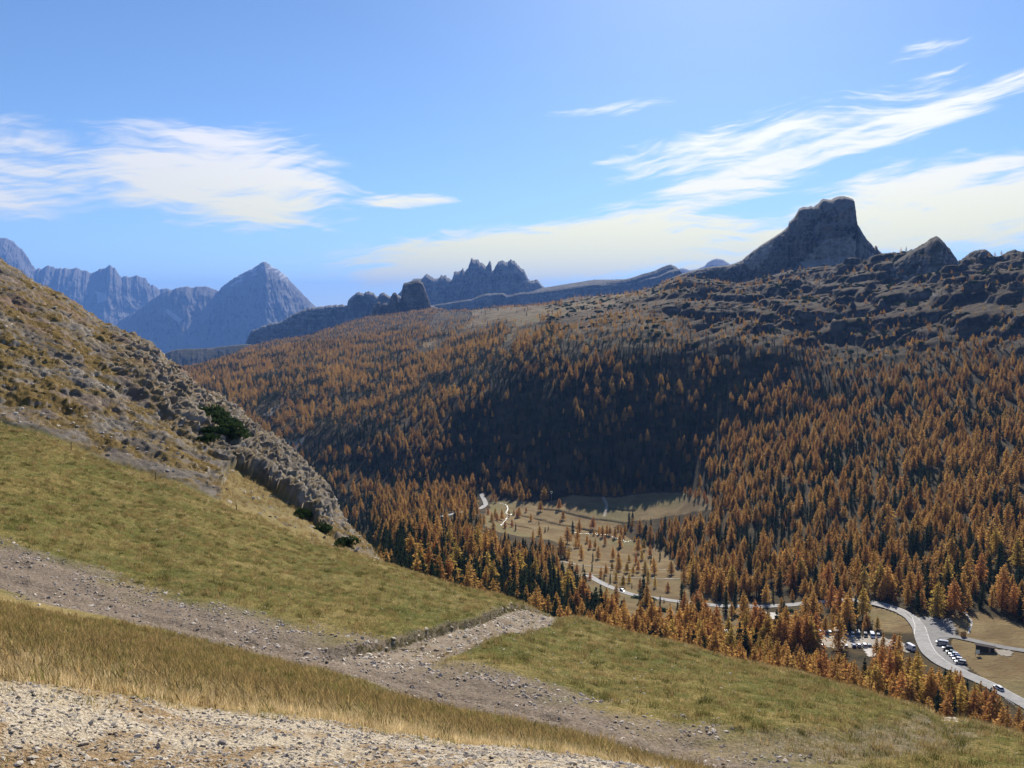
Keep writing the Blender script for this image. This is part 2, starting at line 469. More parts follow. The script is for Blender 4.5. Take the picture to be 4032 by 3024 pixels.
def leaf_mat(name, c1, c2, trans=0.5, lo=0.75, hi=1.2):
    """foliage: diffuse and light coming through; every tree its own tone between c1 and c2"""
    m, N, out = new_mat(name)
    r = obj_rand(N)
    pos = N.n('ShaderNodeTexCoord').outputs['Object']
    n = N.noise(pos, 0.9, 2.0)
    base = N.mix(r, (*c1, 1), (*c2, 1))
    k = N.math('MULTIPLY', N.remap(n, 0.3, 0.7, lo, hi), N.remap(N.math('FRACT', N.math('MULTIPLY', r, 7.31)), 0, 1, 0.82, 1.15))
    col = N.mix(1.0, base, N.comb(k, k, k), 'MULTIPLY')
    d = N.n('ShaderNodeBsdfDiffuse'); N.set(d.inputs[0], col)
    t = N.n('ShaderNodeBsdfTranslucent'); N.set(t.inputs[0], col)
    mx = N.n('ShaderNodeMixShader'); mx.inputs[0].default_value = trans
    N.t.links.new(d.outputs[0], mx.inputs[1]); N.t.links.new(t.outputs[0], mx.inputs[2])
    N.t.links.new(mx.outputs[0], out.inputs[0])
    return m

M = {}
M['larch_orange'] = leaf_mat('larch_orange', (0.47, 0.268, 0.075), (0.53, 0.318, 0.095), 0.40)
M['larch_rust'] = leaf_mat('larch_rust', (0.42, 0.202, 0.068), (0.47, 0.235, 0.08), 0.38)
M['larch_gold'] = leaf_mat('larch_gold', (0.43, 0.292, 0.07), (0.47, 0.33, 0.09), 0.42)
M['larch_mixed'] = leaf_mat('larch_mixed', (0.40, 0.212, 0.068), (0.52, 0.322, 0.096), 0.40)
M['pine_needles'] = leaf_mat('pine_needles', (0.030, 0.050, 0.026), (0.052, 0.068, 0.034), 0.22)
M['mugo_needles'] = leaf_mat('mugo_needles', (0.035, 0.060, 0.022), (0.05, 0.075, 0.028), 0.25)
M['bark'] = plain_mat('bark', (0.10, 0.075, 0.055), 0.95, 0.1)
M['grass_blade'] = leaf_mat('grass_blade', (0.185, 0.172, 0.055), (0.26, 0.218, 0.08), 0.45, 0.8, 1.2)
M['straw'] = leaf_mat('straw', (0.52, 0.39, 0.20), (0.68, 0.54, 0.31), 0.5, 0.8, 1.2)
M['green_tuft'] = leaf_mat('green_tuft', (0.075, 0.085, 0.02), (0.12, 0.11, 0.03), 0.3, 0.8, 1.2)
M['tuft'] = leaf_mat('tuft', (0.27, 0.19, 0.075), (0.36, 0.26, 0.12), 0.5, 0.8, 1.2)

def stone_mat(name, c1, c2, sc=6.0):
    m, N, out = new_mat(name)
    r = obj_rand(N)
    pos = N.n('ShaderNodeTexCoord').outputs['Object']
    n = N.noise(pos, sc, 5.0, 0.6)
    base = N.mix(r, (*c1, 1), (*c2, 1))
    k = N.remap(n, 0.3, 0.72, 0.72, 1.18)
    principled(N, out, N.mix(1.0, base, N.comb(k, k, k), 'MULTIPLY'), 0.95, bump(N, n, 0.6, 0.03), 0.1)
    return m
M['limestone'] = stone_mat('limestone', (0.47, 0.395, 0.295), (0.64, 0.565, 0.455))
M['grey_stone'] = stone_mat('grey_stone', (0.22, 0.195, 0.175), (0.33, 0.295, 0.265))
M['track_stone'] = stone_mat('track_stone', (0.27, 0.215, 0.17), (0.62, 0.54, 0.45))
M['white_rock'] = stone_mat('white_rock', (0.60, 0.56, 0.50), (0.68, 0.64, 0.58), 2.0)

def hillside_mat():
    m, N, out = new_mat('hillside_ground')
    geo = N.n('ShaderNodeNewGeometry'); pos = geo.outputs['Position']
    at = N.n('ShaderNodeAttribute', attribute_name='mask')
    mr, mg, mb = N.n('ShaderNodeSeparateColor'), None, None
    N.t.links.new(at.outputs['Color'], mr.inputs[0])
    gravel, dirt, rock = mr.outputs[0], mr.outputs[1], mr.outputs[2]
    dry = at.outputs['Alpha']
    px, py, pz = N.xyz(pos)
    big = N.noise(pos, 0.11, 4.0)
    mid = N.noise(pos, 0.8, 5.0, 0.6)
    fine = N.noise(pos, 6.0, 4.0, 0.65)
    vfine = N.noise(pos, 30.0, 3.0, 0.6)
    # grass
    g1 = N.mix(N.remap(N.math('ADD', N.math('MULTIPLY', big, 0.5), N.math('MULTIPLY', mid, 0.5)), 0.38, 0.62), (0.088, 0.096, 0.024, 1), (0.20, 0.160, 0.058, 1))
    g2 = N.mix(N.remap(fine, 0.35, 0.65), N.mix(1.0, g1, (0.50, 0.52, 0.45, 1), 'MULTIPLY'), N.mix(1.0, g1, (1.45, 1.35, 1.3, 1), 'MULTIPLY'))
    g3 = N.mix(dry, g2, N.mix(fine, (0.20, 0.145, 0.06, 1), (0.40, 0.295, 0.14, 1)))
    # dirt of the track
    d1 = N.mix(N.remap(fine, 0.3, 0.7), (0.11, 0.082, 0.058, 1), (0.25, 0.198, 0.148, 1))
    d1 = N.mix(N.remap(vfine, 0.55, 0.75), d1, (0.40, 0.36, 0.32, 1))
    # pale gravel
    gr = N.mix(N.remap(vfine, 0.32, 0.66), (0.26, 0.20, 0.125, 1), (0.52, 0.455, 0.35, 1))
    gr = N.mix(N.remap(mid, 0.46, 0.60), gr, N.mix(1.0, gr, (0.62, 0.51, 0.38, 1), 'MULTIPLY'))
    # rock of the spur: grey limestone, reddish scree, ochre turf on the ledges
    nz = N.xyz(geo.outputs['Normal'])[2]
    wav = N.noise(N.comb(N.math('MULTIPLY', px, 0.10), N.math('MULTIPLY', py, 0.12), N.math('ADD', N.math('MULTIPLY', pz, 0.9), N.math('MULTIPLY', px, 0.44))), 1.0, 6.0, 0.6)
    rk = N.mix(N.remap(wav, 0.32, 0.66), (0.095, 0.08, 0.063, 1), (0.315, 0.275, 0.225, 1))
    rk = N.mix(N.remap(vfine, 0.3, 0.7, 0.0, 0.5), rk, (0.17, 0.15, 0.13, 1))
    rn = N.noise(pos, 0.07, 3.0)
    red = N.math('MULTIPLY', N.remap(rn, 0.46, 0.60), N.remap(px, -45.0, -85.0))
    rk = N.mix(N.math('MULTIPLY', red, 0.75), rk, N.mix(fine, (0.13, 0.078, 0.052, 1), (0.28, 0.185, 0.13, 1)))
    turf_n = N.noise(pos, 0.22, 5.0, 0.6)
    turf = N.math('MULTIPLY', N.remap(nz, 0.48, 0.68), N.remap(N.math('ADD', N.math('MULTIPLY', turf_n, 0.5), N.math('MULTIPLY', wav, 0.5)), 0.44, 0.55))
    turf = N.math('MULTIPLY', turf, N.math('SUBTRACT', 1.0, N.math('MULTIPLY', dry, 0.5)))
    rk = N.mix(turf, rk, N.mix(N.remap(fine, 0.35, 0.65), (0.07, 0.054, 0.02, 1), (0.215, 0.14, 0.045, 1)))
    c = N.mix(dirt, g3, d1)
    c = N.mix(gravel, c, gr)
    c = N.mix(rock, c, rk)
    h = N.math('ADD', N.math('MULTIPLY', fine, 0.5), N.math('ADD', N.math('MULTIPLY', vfine, 0.2), N.math('MULTIPLY', mid, 0.6)))
    principled(N, out, c, 1.0, bump(N, h, 0.9, 0.22), 0.05)
    return m
M['hillside'] = hillside_mat()

def far_rock_nodes(N, pos, lam, c1, c2, c3):
    """layered pale limestone with darker cracks"""
    px, py, pz = N.xyz(pos)
    a = N.noise(N.comb(N.math('MULTIPLY', px, 1 / lam), N.math('MULTIPLY', py, 1 / lam), N.math('MULTIPLY', pz, 0.35 / lam)), 1.0, 7.0, 0.62)
    b = N.noise(N.comb(N.math('MULTIPLY', px, 0.3 / lam), N.math('MULTIPLY', py, 0.3 / lam), N.math('MULTIPLY', pz, 1.6 / lam)), 1.0, 5.0, 0.6)
    k = N.noise(N.comb(N.math('MULTIPLY', px, 2.2 / lam), N.math('MULTIPLY', py, 2.2 / lam), N.math('MULTIPLY', pz, 0.28 / lam)), 1.0, 4.0, 0.65)
    bed = N.noise(N.comb(N.math('MULTIPLY', px, 0.16 / lam), N.math('MULTIPLY', py, 0.16 / lam), N.math('MULTIPLY', pz, 3.4 / lam)), 1.0, 3.0, 0.6)
    c = N.mix(N.remap(a, 0.40, 0.60), (*c1, 1), (*c2, 1))
    c = N.mix(N.remap(b, 0.54, 0.66, 0.0, 0.75), c, (*c3, 1))
    c = N.mix(N.remap(k, 0.50, 0.41, 0.0, 0.8), c, N.mix(1.0, c, (0.30, 0.30, 0.31, 1), 'MULTIPLY'))
    c = N.mix(N.remap(bed, 0.50, 0.41, 0.0, 0.5), c, N.mix(1.0, c, (0.45, 0.44, 0.43, 1), 'MULTIPLY'))
    return c, N.math('ADD', N.math('MULTIPLY', a, 0.6), N.math('MULTIPLY', N.math('ADD', k, bed), 0.4))

def valley_mat():
    m, N, out = new_mat('valley_ground')
    geo = N.n('ShaderNodeNewGeometry'); pos = geo.outputs['Position']
    at = N.n('ShaderNodeAttribute', attribute_name='mask')
    sc = N.n('ShaderNodeSeparateColor'); N.t.links.new(at.outputs['Color'], sc.inputs[0])
    rock, mead, moor = sc.outputs[0], sc.outputs[1], sc.outputs[2]
    pale = at.outputs['Alpha']
    big = N.noise(pos, 0.012, 5.0, 0.6)
    mid = N.noise(pos, 0.06, 5.0, 0.62)
    fine = N.noise(pos, 0.5, 5.0, 0.65)
    nz = N.xyz(geo.outputs['Normal'])[2]
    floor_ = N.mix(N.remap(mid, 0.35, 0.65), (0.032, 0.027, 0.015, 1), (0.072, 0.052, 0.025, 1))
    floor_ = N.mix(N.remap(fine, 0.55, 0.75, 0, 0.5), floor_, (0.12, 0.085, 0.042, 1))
    me = N.mix(N.remap(mid, 0.36, 0.66), (0.155, 0.105, 0.048, 1), (0.235, 0.175, 0.085, 1))
    me = N.mix(N.remap(big, 0.50, 0.64, 0, 0.7), me, (0.15, 0.14, 0.06, 1))
    me = N.mix(N.remap(fine, 0.3, 0.7, 0.0, 0.45), me, (0.115, 0.085, 0.045, 1))
    mo = N.mix(N.remap(mid, 0.4, 0.6), (0.04, 0.03, 0.017, 1), (0.14, 0.092, 0.048, 1))
    mo = N.mix(N.remap(fine, 0.45, 0.65, 0, 0.6), mo, (0.06, 0.05, 0.028, 1))
    rk, a = far_rock_nodes(N, pos, 24.0, (0.04, 0.032, 0.026), (0.10, 0.083, 0.069), (0.20, 0.175, 0.15))
    rk = N.mix(N.math('MULTIPLY', N.remap(nz, 0.72, 0.90), N.remap(mid, 0.32, 0.56)), rk, N.mix(fine, (0.03, 0.024, 0.014, 1), (0.095, 0.064, 0.034, 1)))
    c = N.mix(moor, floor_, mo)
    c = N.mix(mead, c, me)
    c = N.mix(rock, c, rk)
    c = N.mix(pale, c, N.mix(fine, (0.34, 0.29, 0.22, 1), (0.52, 0.48, 0.42, 1)))
    h = N.math('ADD', N.math('MULTIPLY', fine, 0.6), mid)
    principled(N, out, c, 1.0, bump(N, h, 0.7, 1.6), 0.05)
    return m
M['valley'] = valley_mat()

def mountain_mat(name, lam, c1, c2, c3, green=0.0, snow=False, scree=None):
    m, N, out = new_mat(name)
    geo = N.n('ShaderNodeNewGeometry'); pos = geo.outputs['Position']
    c, a = far_rock_nodes(N, pos, lam, c1, c2, c3)
    nz = N.xyz(geo.outputs['Normal'])[2]
    if scree:
        c = N.mix(N.math('MULTIPLY', N.remap(nz, 0.60, 0.74), 0.9), c, (*scree, 1))
    if green:
        g = N.noise(pos, 1.2 / lam, 5.0)
        c = N.mix(N.math('MULTIPLY', N.remap(nz, 0.5, 0.75), N.remap(g, 0.35, 0.6, 0, green)), c, (0.05, 0.045, 0.022, 1))
    if snow:
        at = N.n('ShaderNodeAttribute', attribute_name='mask')
        sc = N.n('ShaderNodeSeparateColor'); N.t.links.new(at.outputs['Color'], sc.inputs[0])
        c = N.mix(sc.outputs[0], c, (0.78, 0.78, 0.80, 1))
        c = N.mix(sc.outputs[1], c, (0.62, 0.59, 0.55, 1))
    principled(N, out, c, 1.0, bump(N, a, 0.8, lam * 0.15), 0.05)
    return m
M['averau'] = mountain_mat('tower_rock', 34.0, (0.075, 0.060, 0.050), (0.175, 0.148, 0.125), (0.24, 0.19, 0.15), scree=(0.15, 0.14, 0.13), snow=True)
M['knoll'] = mountain_mat('knoll_rock', 26.0, (0.075, 0.064, 0.055), (0.19, 0.165, 0.145), (0.29, 0.26, 0.235), green=0.85)
M['torri'] = mountain_mat('small_tower_rock', 30.0, (0.07, 0.058, 0.045), (0.16, 0.135, 0.105), (0.20, 0.165, 0.13))
M['croda'] = mountain_mat('jagged_rock', 70.0, (0.07, 0.064, 0.058), (0.17, 0.157, 0.145), (0.21, 0.195, 0.18), scree=(0.19, 0.18, 0.17))
M['plateau'] = mountain_mat('plateau_rock', 60.0, (0.075, 0.068, 0.062), (0.18, 0.165, 0.15), (0.22, 0.20, 0.18), green=0.7)
M['wooded'] = mountain_mat('wooded_ridge', 60.0, (0.05, 0.05, 0.04), (0.12, 0.10, 0.08), (0.20, 0.18, 0.16), green=1.0)
M['far'] = mountain_mat('far_rock', 260.0, (0.06, 0.057, 0.054), (0.16, 0.15, 0.14), (0.22, 0.205, 0.195), snow=True, scree=(0.17, 0.16, 0.15))

# ------------------------------------------------------------------ places on the ground, read off the photograph as points of the terrain
BRANCH = path_world([(345,664),(388,655),(425,648),(449,640),(472,631),(496,624),(520,617),(548,612)], step=0.8)
TURN = path_world([(700,748),(780,742),(857,744),(900,738),(940,731),(955,722)], step=0.8)
ROAD_PX = [(478,512),(488,500)]
MAIN_ROAD = [(588,575.5),(596,580.5),(606,585.5),(622,592),(636,596),(654,598.5),(673,601),(705,605),(724,606.5),(749,606.6),(770,606.4),(791,605.3),(822,602),(850,600),(868,602.5),(884,606),(899,611),(911,618),(919,628),(923,642),(929,654),(942,664),(961,673),(981,681),(1000,691),(1024,704),(1050,720)]
SIDE_ROAD = [(938,637),(952,636),(975,641.6),(993,646),(1024,651),(1060,657)]
LEFT_ROAD = [(441,517),(463,512.5),(480,509),(486,505),(484,499),(481,494)]
PALE_PATH_A = [(560,561.5),(579,565),(596,567),(619,568),(647,569),(672,570)]
PALE_PATH_B = [(586,574),(602,575.5),(619,577),(647,578),(680,579)]
STREAM_A = [(499,503.5),(506,504.5),(508.5,509),(505,513),(509,515),(512,514),(508,517),(504,522),(501,526)]
STREAM_B = [(574,532),(578,534),(586,533.5),(597,534),(607,535),(616,538),(626,542),(631,541)]
STREAM_C = [(725,629),(729,632),(730,636),(734,640),(736,644)]
MPATH = [(603,497),(607,504),(606,511),(604,516)]
DITCHES = [[(540,509),(560,511),(575,515),(592,519),(606,520),(624,523)],
           [(519,515),(532,518),(545,520)],
           [(536,519),(548,522),(556,524),(564,526),(570,526),(580,528),(588,530)],
           [(508,524),(520,526),(530,528)],
           [(575,528),(590,530),(604,532)],
           [(610,508),(622,510),(634,511)]]
MEADOW = [(493,502),(525,501),(550,500.5),(573,495),(613,497.5),(642,494),(671,492.5),(690,492.5),(712,497),(713,509),(696,512),(665,517),(634,521),(612,527),(635,542),(664,551),(674,563),(690,578),(640,576),(590,574),(568,562),(572,548),(550,540),(520,536),(498,532),(484,526),(486,512)]
PASTURE = [(472,312),(551,306),(630,296),(683,292),(682,299),(634,303),(603,311),(560,320.5),(518,331),(510,347),(497,347),(510,336),(516,328),(503,322),(484,328),(452,334),(415,348),(427,353),(440,341),(474,321)]
LOT = [(818,634.5),(880,635.5),(900,641),(912,646),(911,653),(892,653),(878,648),(824,648.5),(815,642)]
LOT_PALE = [(862,648),(880,648),(878,658),(866,657)]
APRON = [(913,616),(928,616.5),(940,618),(953,618.5),(957,626),(959.5,634),(957,637),(951,638),(947,645),(953,651),(961,659),(972,671),(961,674),(940,663),(926,652),(921,640),(917,626)]
RIGHT_MEADOW = [(949,616),(972,611.5),(1030,626),(1060,640),(1060,735),(1024,712),(981,677),(964,661),(952,652),(951,640),(960,636),(953,628)]
BANK = [(868,607),(884,610),(899,615),(909,622),(914,634),(905,633),(880,634),(868,626),(862,615)]

ROADS = {}
def smooth_path(pts, step=2.0): return path_world(pts, 150.0, step)
for nm, pts in (('main', MAIN_ROAD), ('side', SIDE_ROAD), ('left', LEFT_ROAD), ('pa', PALE_PATH_A), ('pb', PALE_PATH_B),
                ('sa', STREAM_A), ('sb', STREAM_B), ('sc', STREAM_C), ('mp', MPATH)):
    ROADS[nm] = smooth_path(pts)
DITCH_W = [smooth_path(d) for d in DITCHES]

# ------------------------------------------------------------------ near hillside: the slope under the camera and the rocky spur
dense = np.linspace(-0.60, 0.60, 760)
thn = np.concatenate([np.linspace(-1.12, -0.605, 60), dense, np.linspace(0.605, 1.12, 60)])
rn_ = np.concatenate([np.geomspace(0.6, 6, 26), np.linspace(6, 16, 90)[1:], np.geomspace(16, 60, 130)[1:], np.linspace(60, 120, 130)[1:], np.linspace(120, 240, 300)[1:], np.linspace(240, 300, 14)[1:]])
TT, RR = np.meshgrid(thn, rn_)
shape_n = TT.shape
tt, rr = TT.ravel(), RR.ravel()
nx_, ny_ = np.sin(tt) * rr, np.cos(tt) * rr
nz_ = _bil(E_TAB, tt, np.log(rr)) * rr
rg, rn1, rn2, rc, rs = (node_r(k, tt) for k in (K_GRAVEL, K_TRN, K_TRF, K_CREST, K_SPUR))
wob = fbm2(nx_ / 3.0, ny_ / 3.0, 4, 0.55, 3.0)
wob2 = fbm2(nx_ / 9.0, ny_ / 9.0, 4, 0.55, 8.0)
gravel_w = 1 - sstep(rr + wob * 1.0, rg - 0.7, rg + 0.5)
edge = wob * 2.2 + wob2 * 2.0
near_half = sstep(rr + edge * 0.6, rn1 - 1.0, rn1 + 1.5)
far_half = 1 - sstep(rr + edge * 1.5, rn2 - 3.5, rn2 + 3.5)
right_fade = 1 - 0.55 * sstep(tt, 0.22, 0.45)
track_w = near_half * far_half * right_fade
bd, bs = dist_path(nx_, ny_, BRANCH)
br_end = 1.0
branch_w = 1 - sstep(bd + wob * 0.5, 1.7, 2.6)
td_, ts_ = dist_path(nx_, ny_, TURN)
turn_w = (1 - sstep(td_ + wob * 0.9, 1.2, 3.2)) * 0.75
spur_th = float(ray_te(374, 562)[0])
rock_w = sstep(rr + wob2 * 2.0 + wob * 1.0, rc + 0.8, rc + 3.5) * (1 - sstep(tt, spur_th - 0.02, spur_th + 0.03))
un, vn, _ = project(nx_, ny_, nz_)
turf_patch = in_poly(un + wob * 5, vn + wob * 5, [(231,468),(262,487),(301,517),(320,531),(345,548),(316,545),(262,517),(222,505),(218,489)]).astype(float)
turf_soft = turf_patch
rock_only = np.clip(rock_w - turf_soft * 0.85, 0, 1)
dry_w = np.clip((1 - sstep(rr, rn1 - 8, rn1 + 2)) * 0.8 + 0.45 * turf_soft + 0.25 * sstep(wob2, 0.1, 0.5), 0, 1)
dz = 0.34 * fbm2(nx_ / 14, ny_ / 14, 3, 0.5, 1.0) * sstep(rr, 8, 30) + 0.15 * fbm2(nx_ / 3.2, ny_ / 3.2, 3, 0.5, 2.0) * sstep(rr, 6, 20) + 0.035 * fbm2(nx_ / 0.7, ny_ / 0.7, 3, 0.55, 4.0)
dz += 0.05 * gravel_w * fbm2(nx_ / 0.45, ny_ / 0.45, 3, 0.6, 5.0)
# ruts along the track, and the branch track cut into the turf with a bank on its upper side
tpos = (rr - rn1) / np.maximum(rn2 - rn1, 1)
rut = np.exp(-((tpos - 0.16 + 0.03 * wob2) / 0.045) ** 2) + np.exp(-((tpos - 0.36 + 0.03 * wob2) / 0.045) ** 2)
dz += track_w * (-0.22 + 0.06 * np.sin(tpos * 19 + wob2 * 2) - 0.20 * rut)
dz += track_w * 0.10 * ridged2(nx_ / 1.6, ny_ / 1.6, 3, 0.5, 6.0)
cut = np.where(bs > 0, 1 - sstep(bd + wob * 0.35, 1.9, 2.35), 1 - sstep(bd + wob * 0.6, 0.3, 3.4))
lenfade = sstep(ny_, BRANCH[0][1] - 1, BRANCH[0][1] + 4)
dz -= 0.55 * cut * lenfade
dz += 0.10 * np.where(bs > 0, np.exp(-((bd - 3.0) / 1.0) ** 2), 0) * lenfade
dz -= 0.5 * turn_w
def near_extra(x, y):
    """the same small relief for things set on the slope"""
    return 0.34 * fbm2(x / 14, y / 14, 3, 0.5, 1.0) * sstep(np.hypot(x, y), 8, 30) + 0.15 * fbm2(x / 3.2, y / 3.2, 3, 0.5, 2.0) * sstep(np.hypot(x, y), 6, 20)
nz_ = nz_ + dz * (1 - rock_w) - 0.4 * sstep(rr, 270, 300)
Pn = np.stack([nx_, ny_, nz_], 1).reshape(*shape_n, 3)
# rock relief of the spur, along the surface normal
du = np.gradient(Pn, axis=1); dv = np.gradient(Pn, axis=0)
nrm = np.cross(du, dv); nrm /= np.linalg.norm(nrm, axis=2, keepdims=True) + 1e-9
nrm[nrm[..., 2] < 0] *= -1
P = Pn.reshape(-1, 3); nr_ = nrm.reshape(-1, 3)
idx = np.nonzero((rock_w > 0.01) & (np.abs(tt) < 0.72))[0]
q = P[idx]
ca, sa = math.cos(math.radians(24)), math.sin(math.radians(24))
s1 = q[:, 0] * ca - q[:, 2] * sa; s3 = q[:, 0] * sa + q[:, 2] * ca     # along the beds, across the beds
warp = fbm3(q / 9.0, 3, 0.5, 2.0)
vert = np.stack([q[:, 0] / 3.0, q[:, 1] / 3.0, q[:, 2] / 10.0], 1)
u_s, v_s, _ = project(q[:, 0], q[:, 1], q[:, 2])
sky_v = np.interp(u_s, [z_[0] for z_ in SPUR[1:19]], [z_[1] for z_ in SPUR[1:19]])
cliff = sstep(u_s, 100, 150) * (1 - sstep(v_s - sky_v, 34, 62))
cliff = np.clip(cliff, 0, 1)
bed = np.stack([s1 / 15, q[:, 1] / 12, s3 / 1.5 + warp * 0.9], 1)
d = 0.9 * fbm3(q / 17.0, 3, 0.5, 5.0, True)
d += 0.80 * fbm3(bed, 5, 0.66, 9.0, True)
d += (0.15 + 1.9 * cliff) * fbm3(vert, 4, 0.6, 20.0, True)
d += 0.34 * fbm3(q / 1.7, 4, 0.66, 31.0, True)
d += 0.22 * fbm3(q / 0.65, 2, 0.55, 41.0)
soft_turf = 1 - 0.8 * turf_soft[idx]
sky_keep = 1.0
rw = rock_w[idx] * soft_turf * (0.35 + 0.65 * sstep(rr[idx], rc[idx] + 2, rc[idx] + 14))
P[idx] += nr_[idx] * (d * rw)[:, None] + 0.0
# cliff bands: steps that drop where the beds end (towards the valley)
step_n = ridged2(s1 / 16 + 0.4 * warp, s3 / 6, 3, 0.5, 60.0)
P[idx, 2] += ((0.35 + 1.3 * cliff) * np.tanh(step_n * 3.0) * rw)
CLIFF_W = np.zeros(len(P)); CLIFF_W[idx] = cliff
NEAR_P = P
nI, nJ = shape_n
ii = np.arange(nI * nJ).reshape(nI, nJ)
quads = np.stack([ii[:-1, :-1], ii[:-1, 1:], ii[1:, 1:], ii[1:, :-1]], -1).reshape(-1, 4)
me = fast_mesh('hillside', P, quads, [M['hillside']], smooth=True)
dirt_all = np.clip(np.maximum(track_w, turn_w * 0.8), 0, 1)
br_all = branch_w * lenfade * np.where(bs > 0, (bd < 1.95) * 1.0, 1.0)
gr_all = np.clip(gravel_w + 0.38 * br_all * sstep(wob, -0.4, 0.4), 0, 1)
bankdark = (bs > 0) * np.exp(-((bd - 2.1) / 0.22) ** 2) * lenfade
dry_w = np.where(rock_only > 0.5, CLIFF_W, dry_w)
set_col(me, 'mask', np.stack([gr_all * (1 - rock_only), np.clip(dirt_all + bankdark + br_all, 0, 1), rock_only, dry_w], 1))
hill = tag(add_obj('hillside', me), kind='structure')

def near_ground(x, y):
    """height of the near slope (outside the spur)"""
    t = np.arctan2(x, y); r = np.hypot(x, y)
    fi = np.interp(r, rn_, np.arange(nI)); fj = np.interp(t, thn, np.arange(nJ))
    i = np.clip(fi.astype(int), 0, nI - 2); j = np.clip(fj.astype(int), 0, nJ - 2)
    a = fi - i; b = fj - j
    Z = NEAR_P[:, 2].reshape(nI, nJ)
    return (Z[i, j]*(1-a)*(1-b) + Z[i+1, j]*a*(1-b) + Z[i, j+1]*(1-a)*b + Z[i+1, j+1]*a*b)
W_GRAVEL, W_TRACK, W_ROCK, W_BRANCH = gr_all, track_w, rock_w, branch_w * lenfade

# ------------------------------------------------------------------ valley and the far hillsides
dense = np.linspace(-0.60, 0.60, 900)
thf = np.concatenate([np.linspace(-0.95, -0.605, 40), dense, np.linspace(0.605, 0.95, 40)])
rf_ = np.concatenate([np.linspace(285, 560, 110), np.linspace(560, 920, 190)[1:], np.geomspace(920, 2700, 300)[1:], np.geomspace(2700, 4300, 70)[1:], np.geomspace(4300, 42000, 26)[1:]])
TT, RR = np.meshgrid(thf, rf_); shape_f = TT.shape
tt, rr = TT.ravel(), RR.ravel()
fx, fy = np.sin(tt) * rr, np.cos(tt) * rr
def far_relief(x, y):
    """relief of the far ground on top of the base surface"""
    r = np.hypot(x, y); z = H0(x, y)
    u, v, _ = project(x, y, z)
    rock = sstep(u + 60 * fbm2(x / 160, y / 160, 3, 0.5, 2.2), 610, 720) * (1 - sstep(v, 335, 372)) * (r > 1000) * (1 - sstep(r, 2350, 2700))
    forest = sstep(r, 880, 1150) * (1 - sstep(r, 3800, 4500))
    k = sstep(r, 640, 1100)
    dz = 7.0 * forest * ridged2(x / 210, y / 210, 4, 0.5, 1.0) * (1 - rock)
    dz += 2.0 * k * fbm2(x / 40, y / 40, 3, 0.5, 2.0)
    w1 = fbm2(x / 170, y / 170, 3, 0.5, 7.0)
    kn = ridged2(x / 190 + 0.5 * w1, y / 190, 4, 0.5, 12.0)
    # tilted slabs: rise slowly, break off towards the viewer's left
    ph = (x * 0.86 - y * 0.5) / 92.0 + 1.3 * w1
    saw = (ph - np.floor(ph)); saw = np.where(saw < 0.8, saw / 0.8, (1 - saw) / 0.2)
    ph2 = (x * 0.75 - y * 0.66) / 37.0 + 1.2 * w1 + fbm2(x / 60, y / 60, 2, 0.5, 3.0)
    saw2 = (ph2 - np.floor(ph2)); saw2 = np.where(saw2 < 0.78, saw2 / 0.78, (1 - saw2) / 0.22)
    big = rock * (1 - 0.5 * sstep(r, 1900, 2250))
    ph3 = (y - 0.35 * x) / 135.0 + 1.1 * w1 + 0.35 * fbm2(x / 70, y / 70, 3, 0.5, 8.0)
    s3 = ph3 - np.floor(ph3); s3 = np.where(s3 < 0.2, s3 / 0.2, (1 - s3) / 0.8)      # steep faces towards the valley, long backs
    ph4 = (y + 0.45 * x) / 52.0 + 1.4 * w1 + 0.5 * fbm2(x / 45, y / 45, 3, 0.5, 18.0)
    s4 = ph4 - np.floor(ph4); s4 = np.where(s4 < 0.25, s4 / 0.25, (1 - s4) / 0.75)
    lx, ly = x * 0.80 + y * 0.60, -x * 0.60 + y * 0.80           # along and across the ledges
    led = ridged2(lx / 210 + 0.3 * w1, ly / 75, 4, 0.55, 3.0)
    led2 = ridged2(lx / 70, ly / 24 + 0.6 * w1, 4, 0.6, 13.0)
    tr = np.tanh(3.0 * led2)
    kn2 = np.abs(fbm2(x / 330 + 0.35 * w1, y / 330, 3, 0.38, 3.3))
    dz += big * (60 * kn2 - 14 + 12.0 * led + 1.3 * tr + 0.9 * led2 + 5 * (s3 - 0.5) + 1.5 * (saw2 - 0.5) + 0.9 * ridged2(x / 13, y / 13, 4, 0.65, 4.0))
    # benches and small rock steps
    hs = (dz + 0.06 * lx) / 13.0; fl_ = np.floor(hs); fr_ = hs - fl_
    ter = (fl_ + sstep(fr_, 0.55, 0.95)) * 13.0 - 0.06 * lx
    dz += big * 0.62 * (ter - dz)
    dz += big * 0.8 * ridged2(x / 11, y / 11, 3, 0.65, 14.0)
    flat = (1 - k) * 0.25 * fbm2(x / 14, y / 14, 3, 0.5, 9.0)
    fadein = sstep(r, 290, 330)
    return (dz + flat) * fadein, rock, u, v
drel, rock_f, uf, vf = far_relief(fx, fy)
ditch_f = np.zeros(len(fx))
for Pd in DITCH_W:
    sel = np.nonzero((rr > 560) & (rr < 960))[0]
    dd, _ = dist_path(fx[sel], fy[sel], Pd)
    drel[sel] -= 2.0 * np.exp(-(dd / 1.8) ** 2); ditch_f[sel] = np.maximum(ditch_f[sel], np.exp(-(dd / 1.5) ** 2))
bank_f = in_poly(uf, vf, BANK) & (rr < 600)
drel += bank_f * 0.5 * ridged2(fx / 9, fy / 9, 3, 0.5, 1.0)
fz = H0(fx, fy) + drel - 0.0
Pf = np.stack([fx, fy, fz], 1)
nI2, nJ2 = shape_f
ii = np.arange(nI2 * nJ2).reshape(shape_f)
quads = np.stack([ii[:-1, :-1], ii[:-1, 1:], ii[1:, 1:], ii[1:, :-1]], -1).reshape(-1, 4)
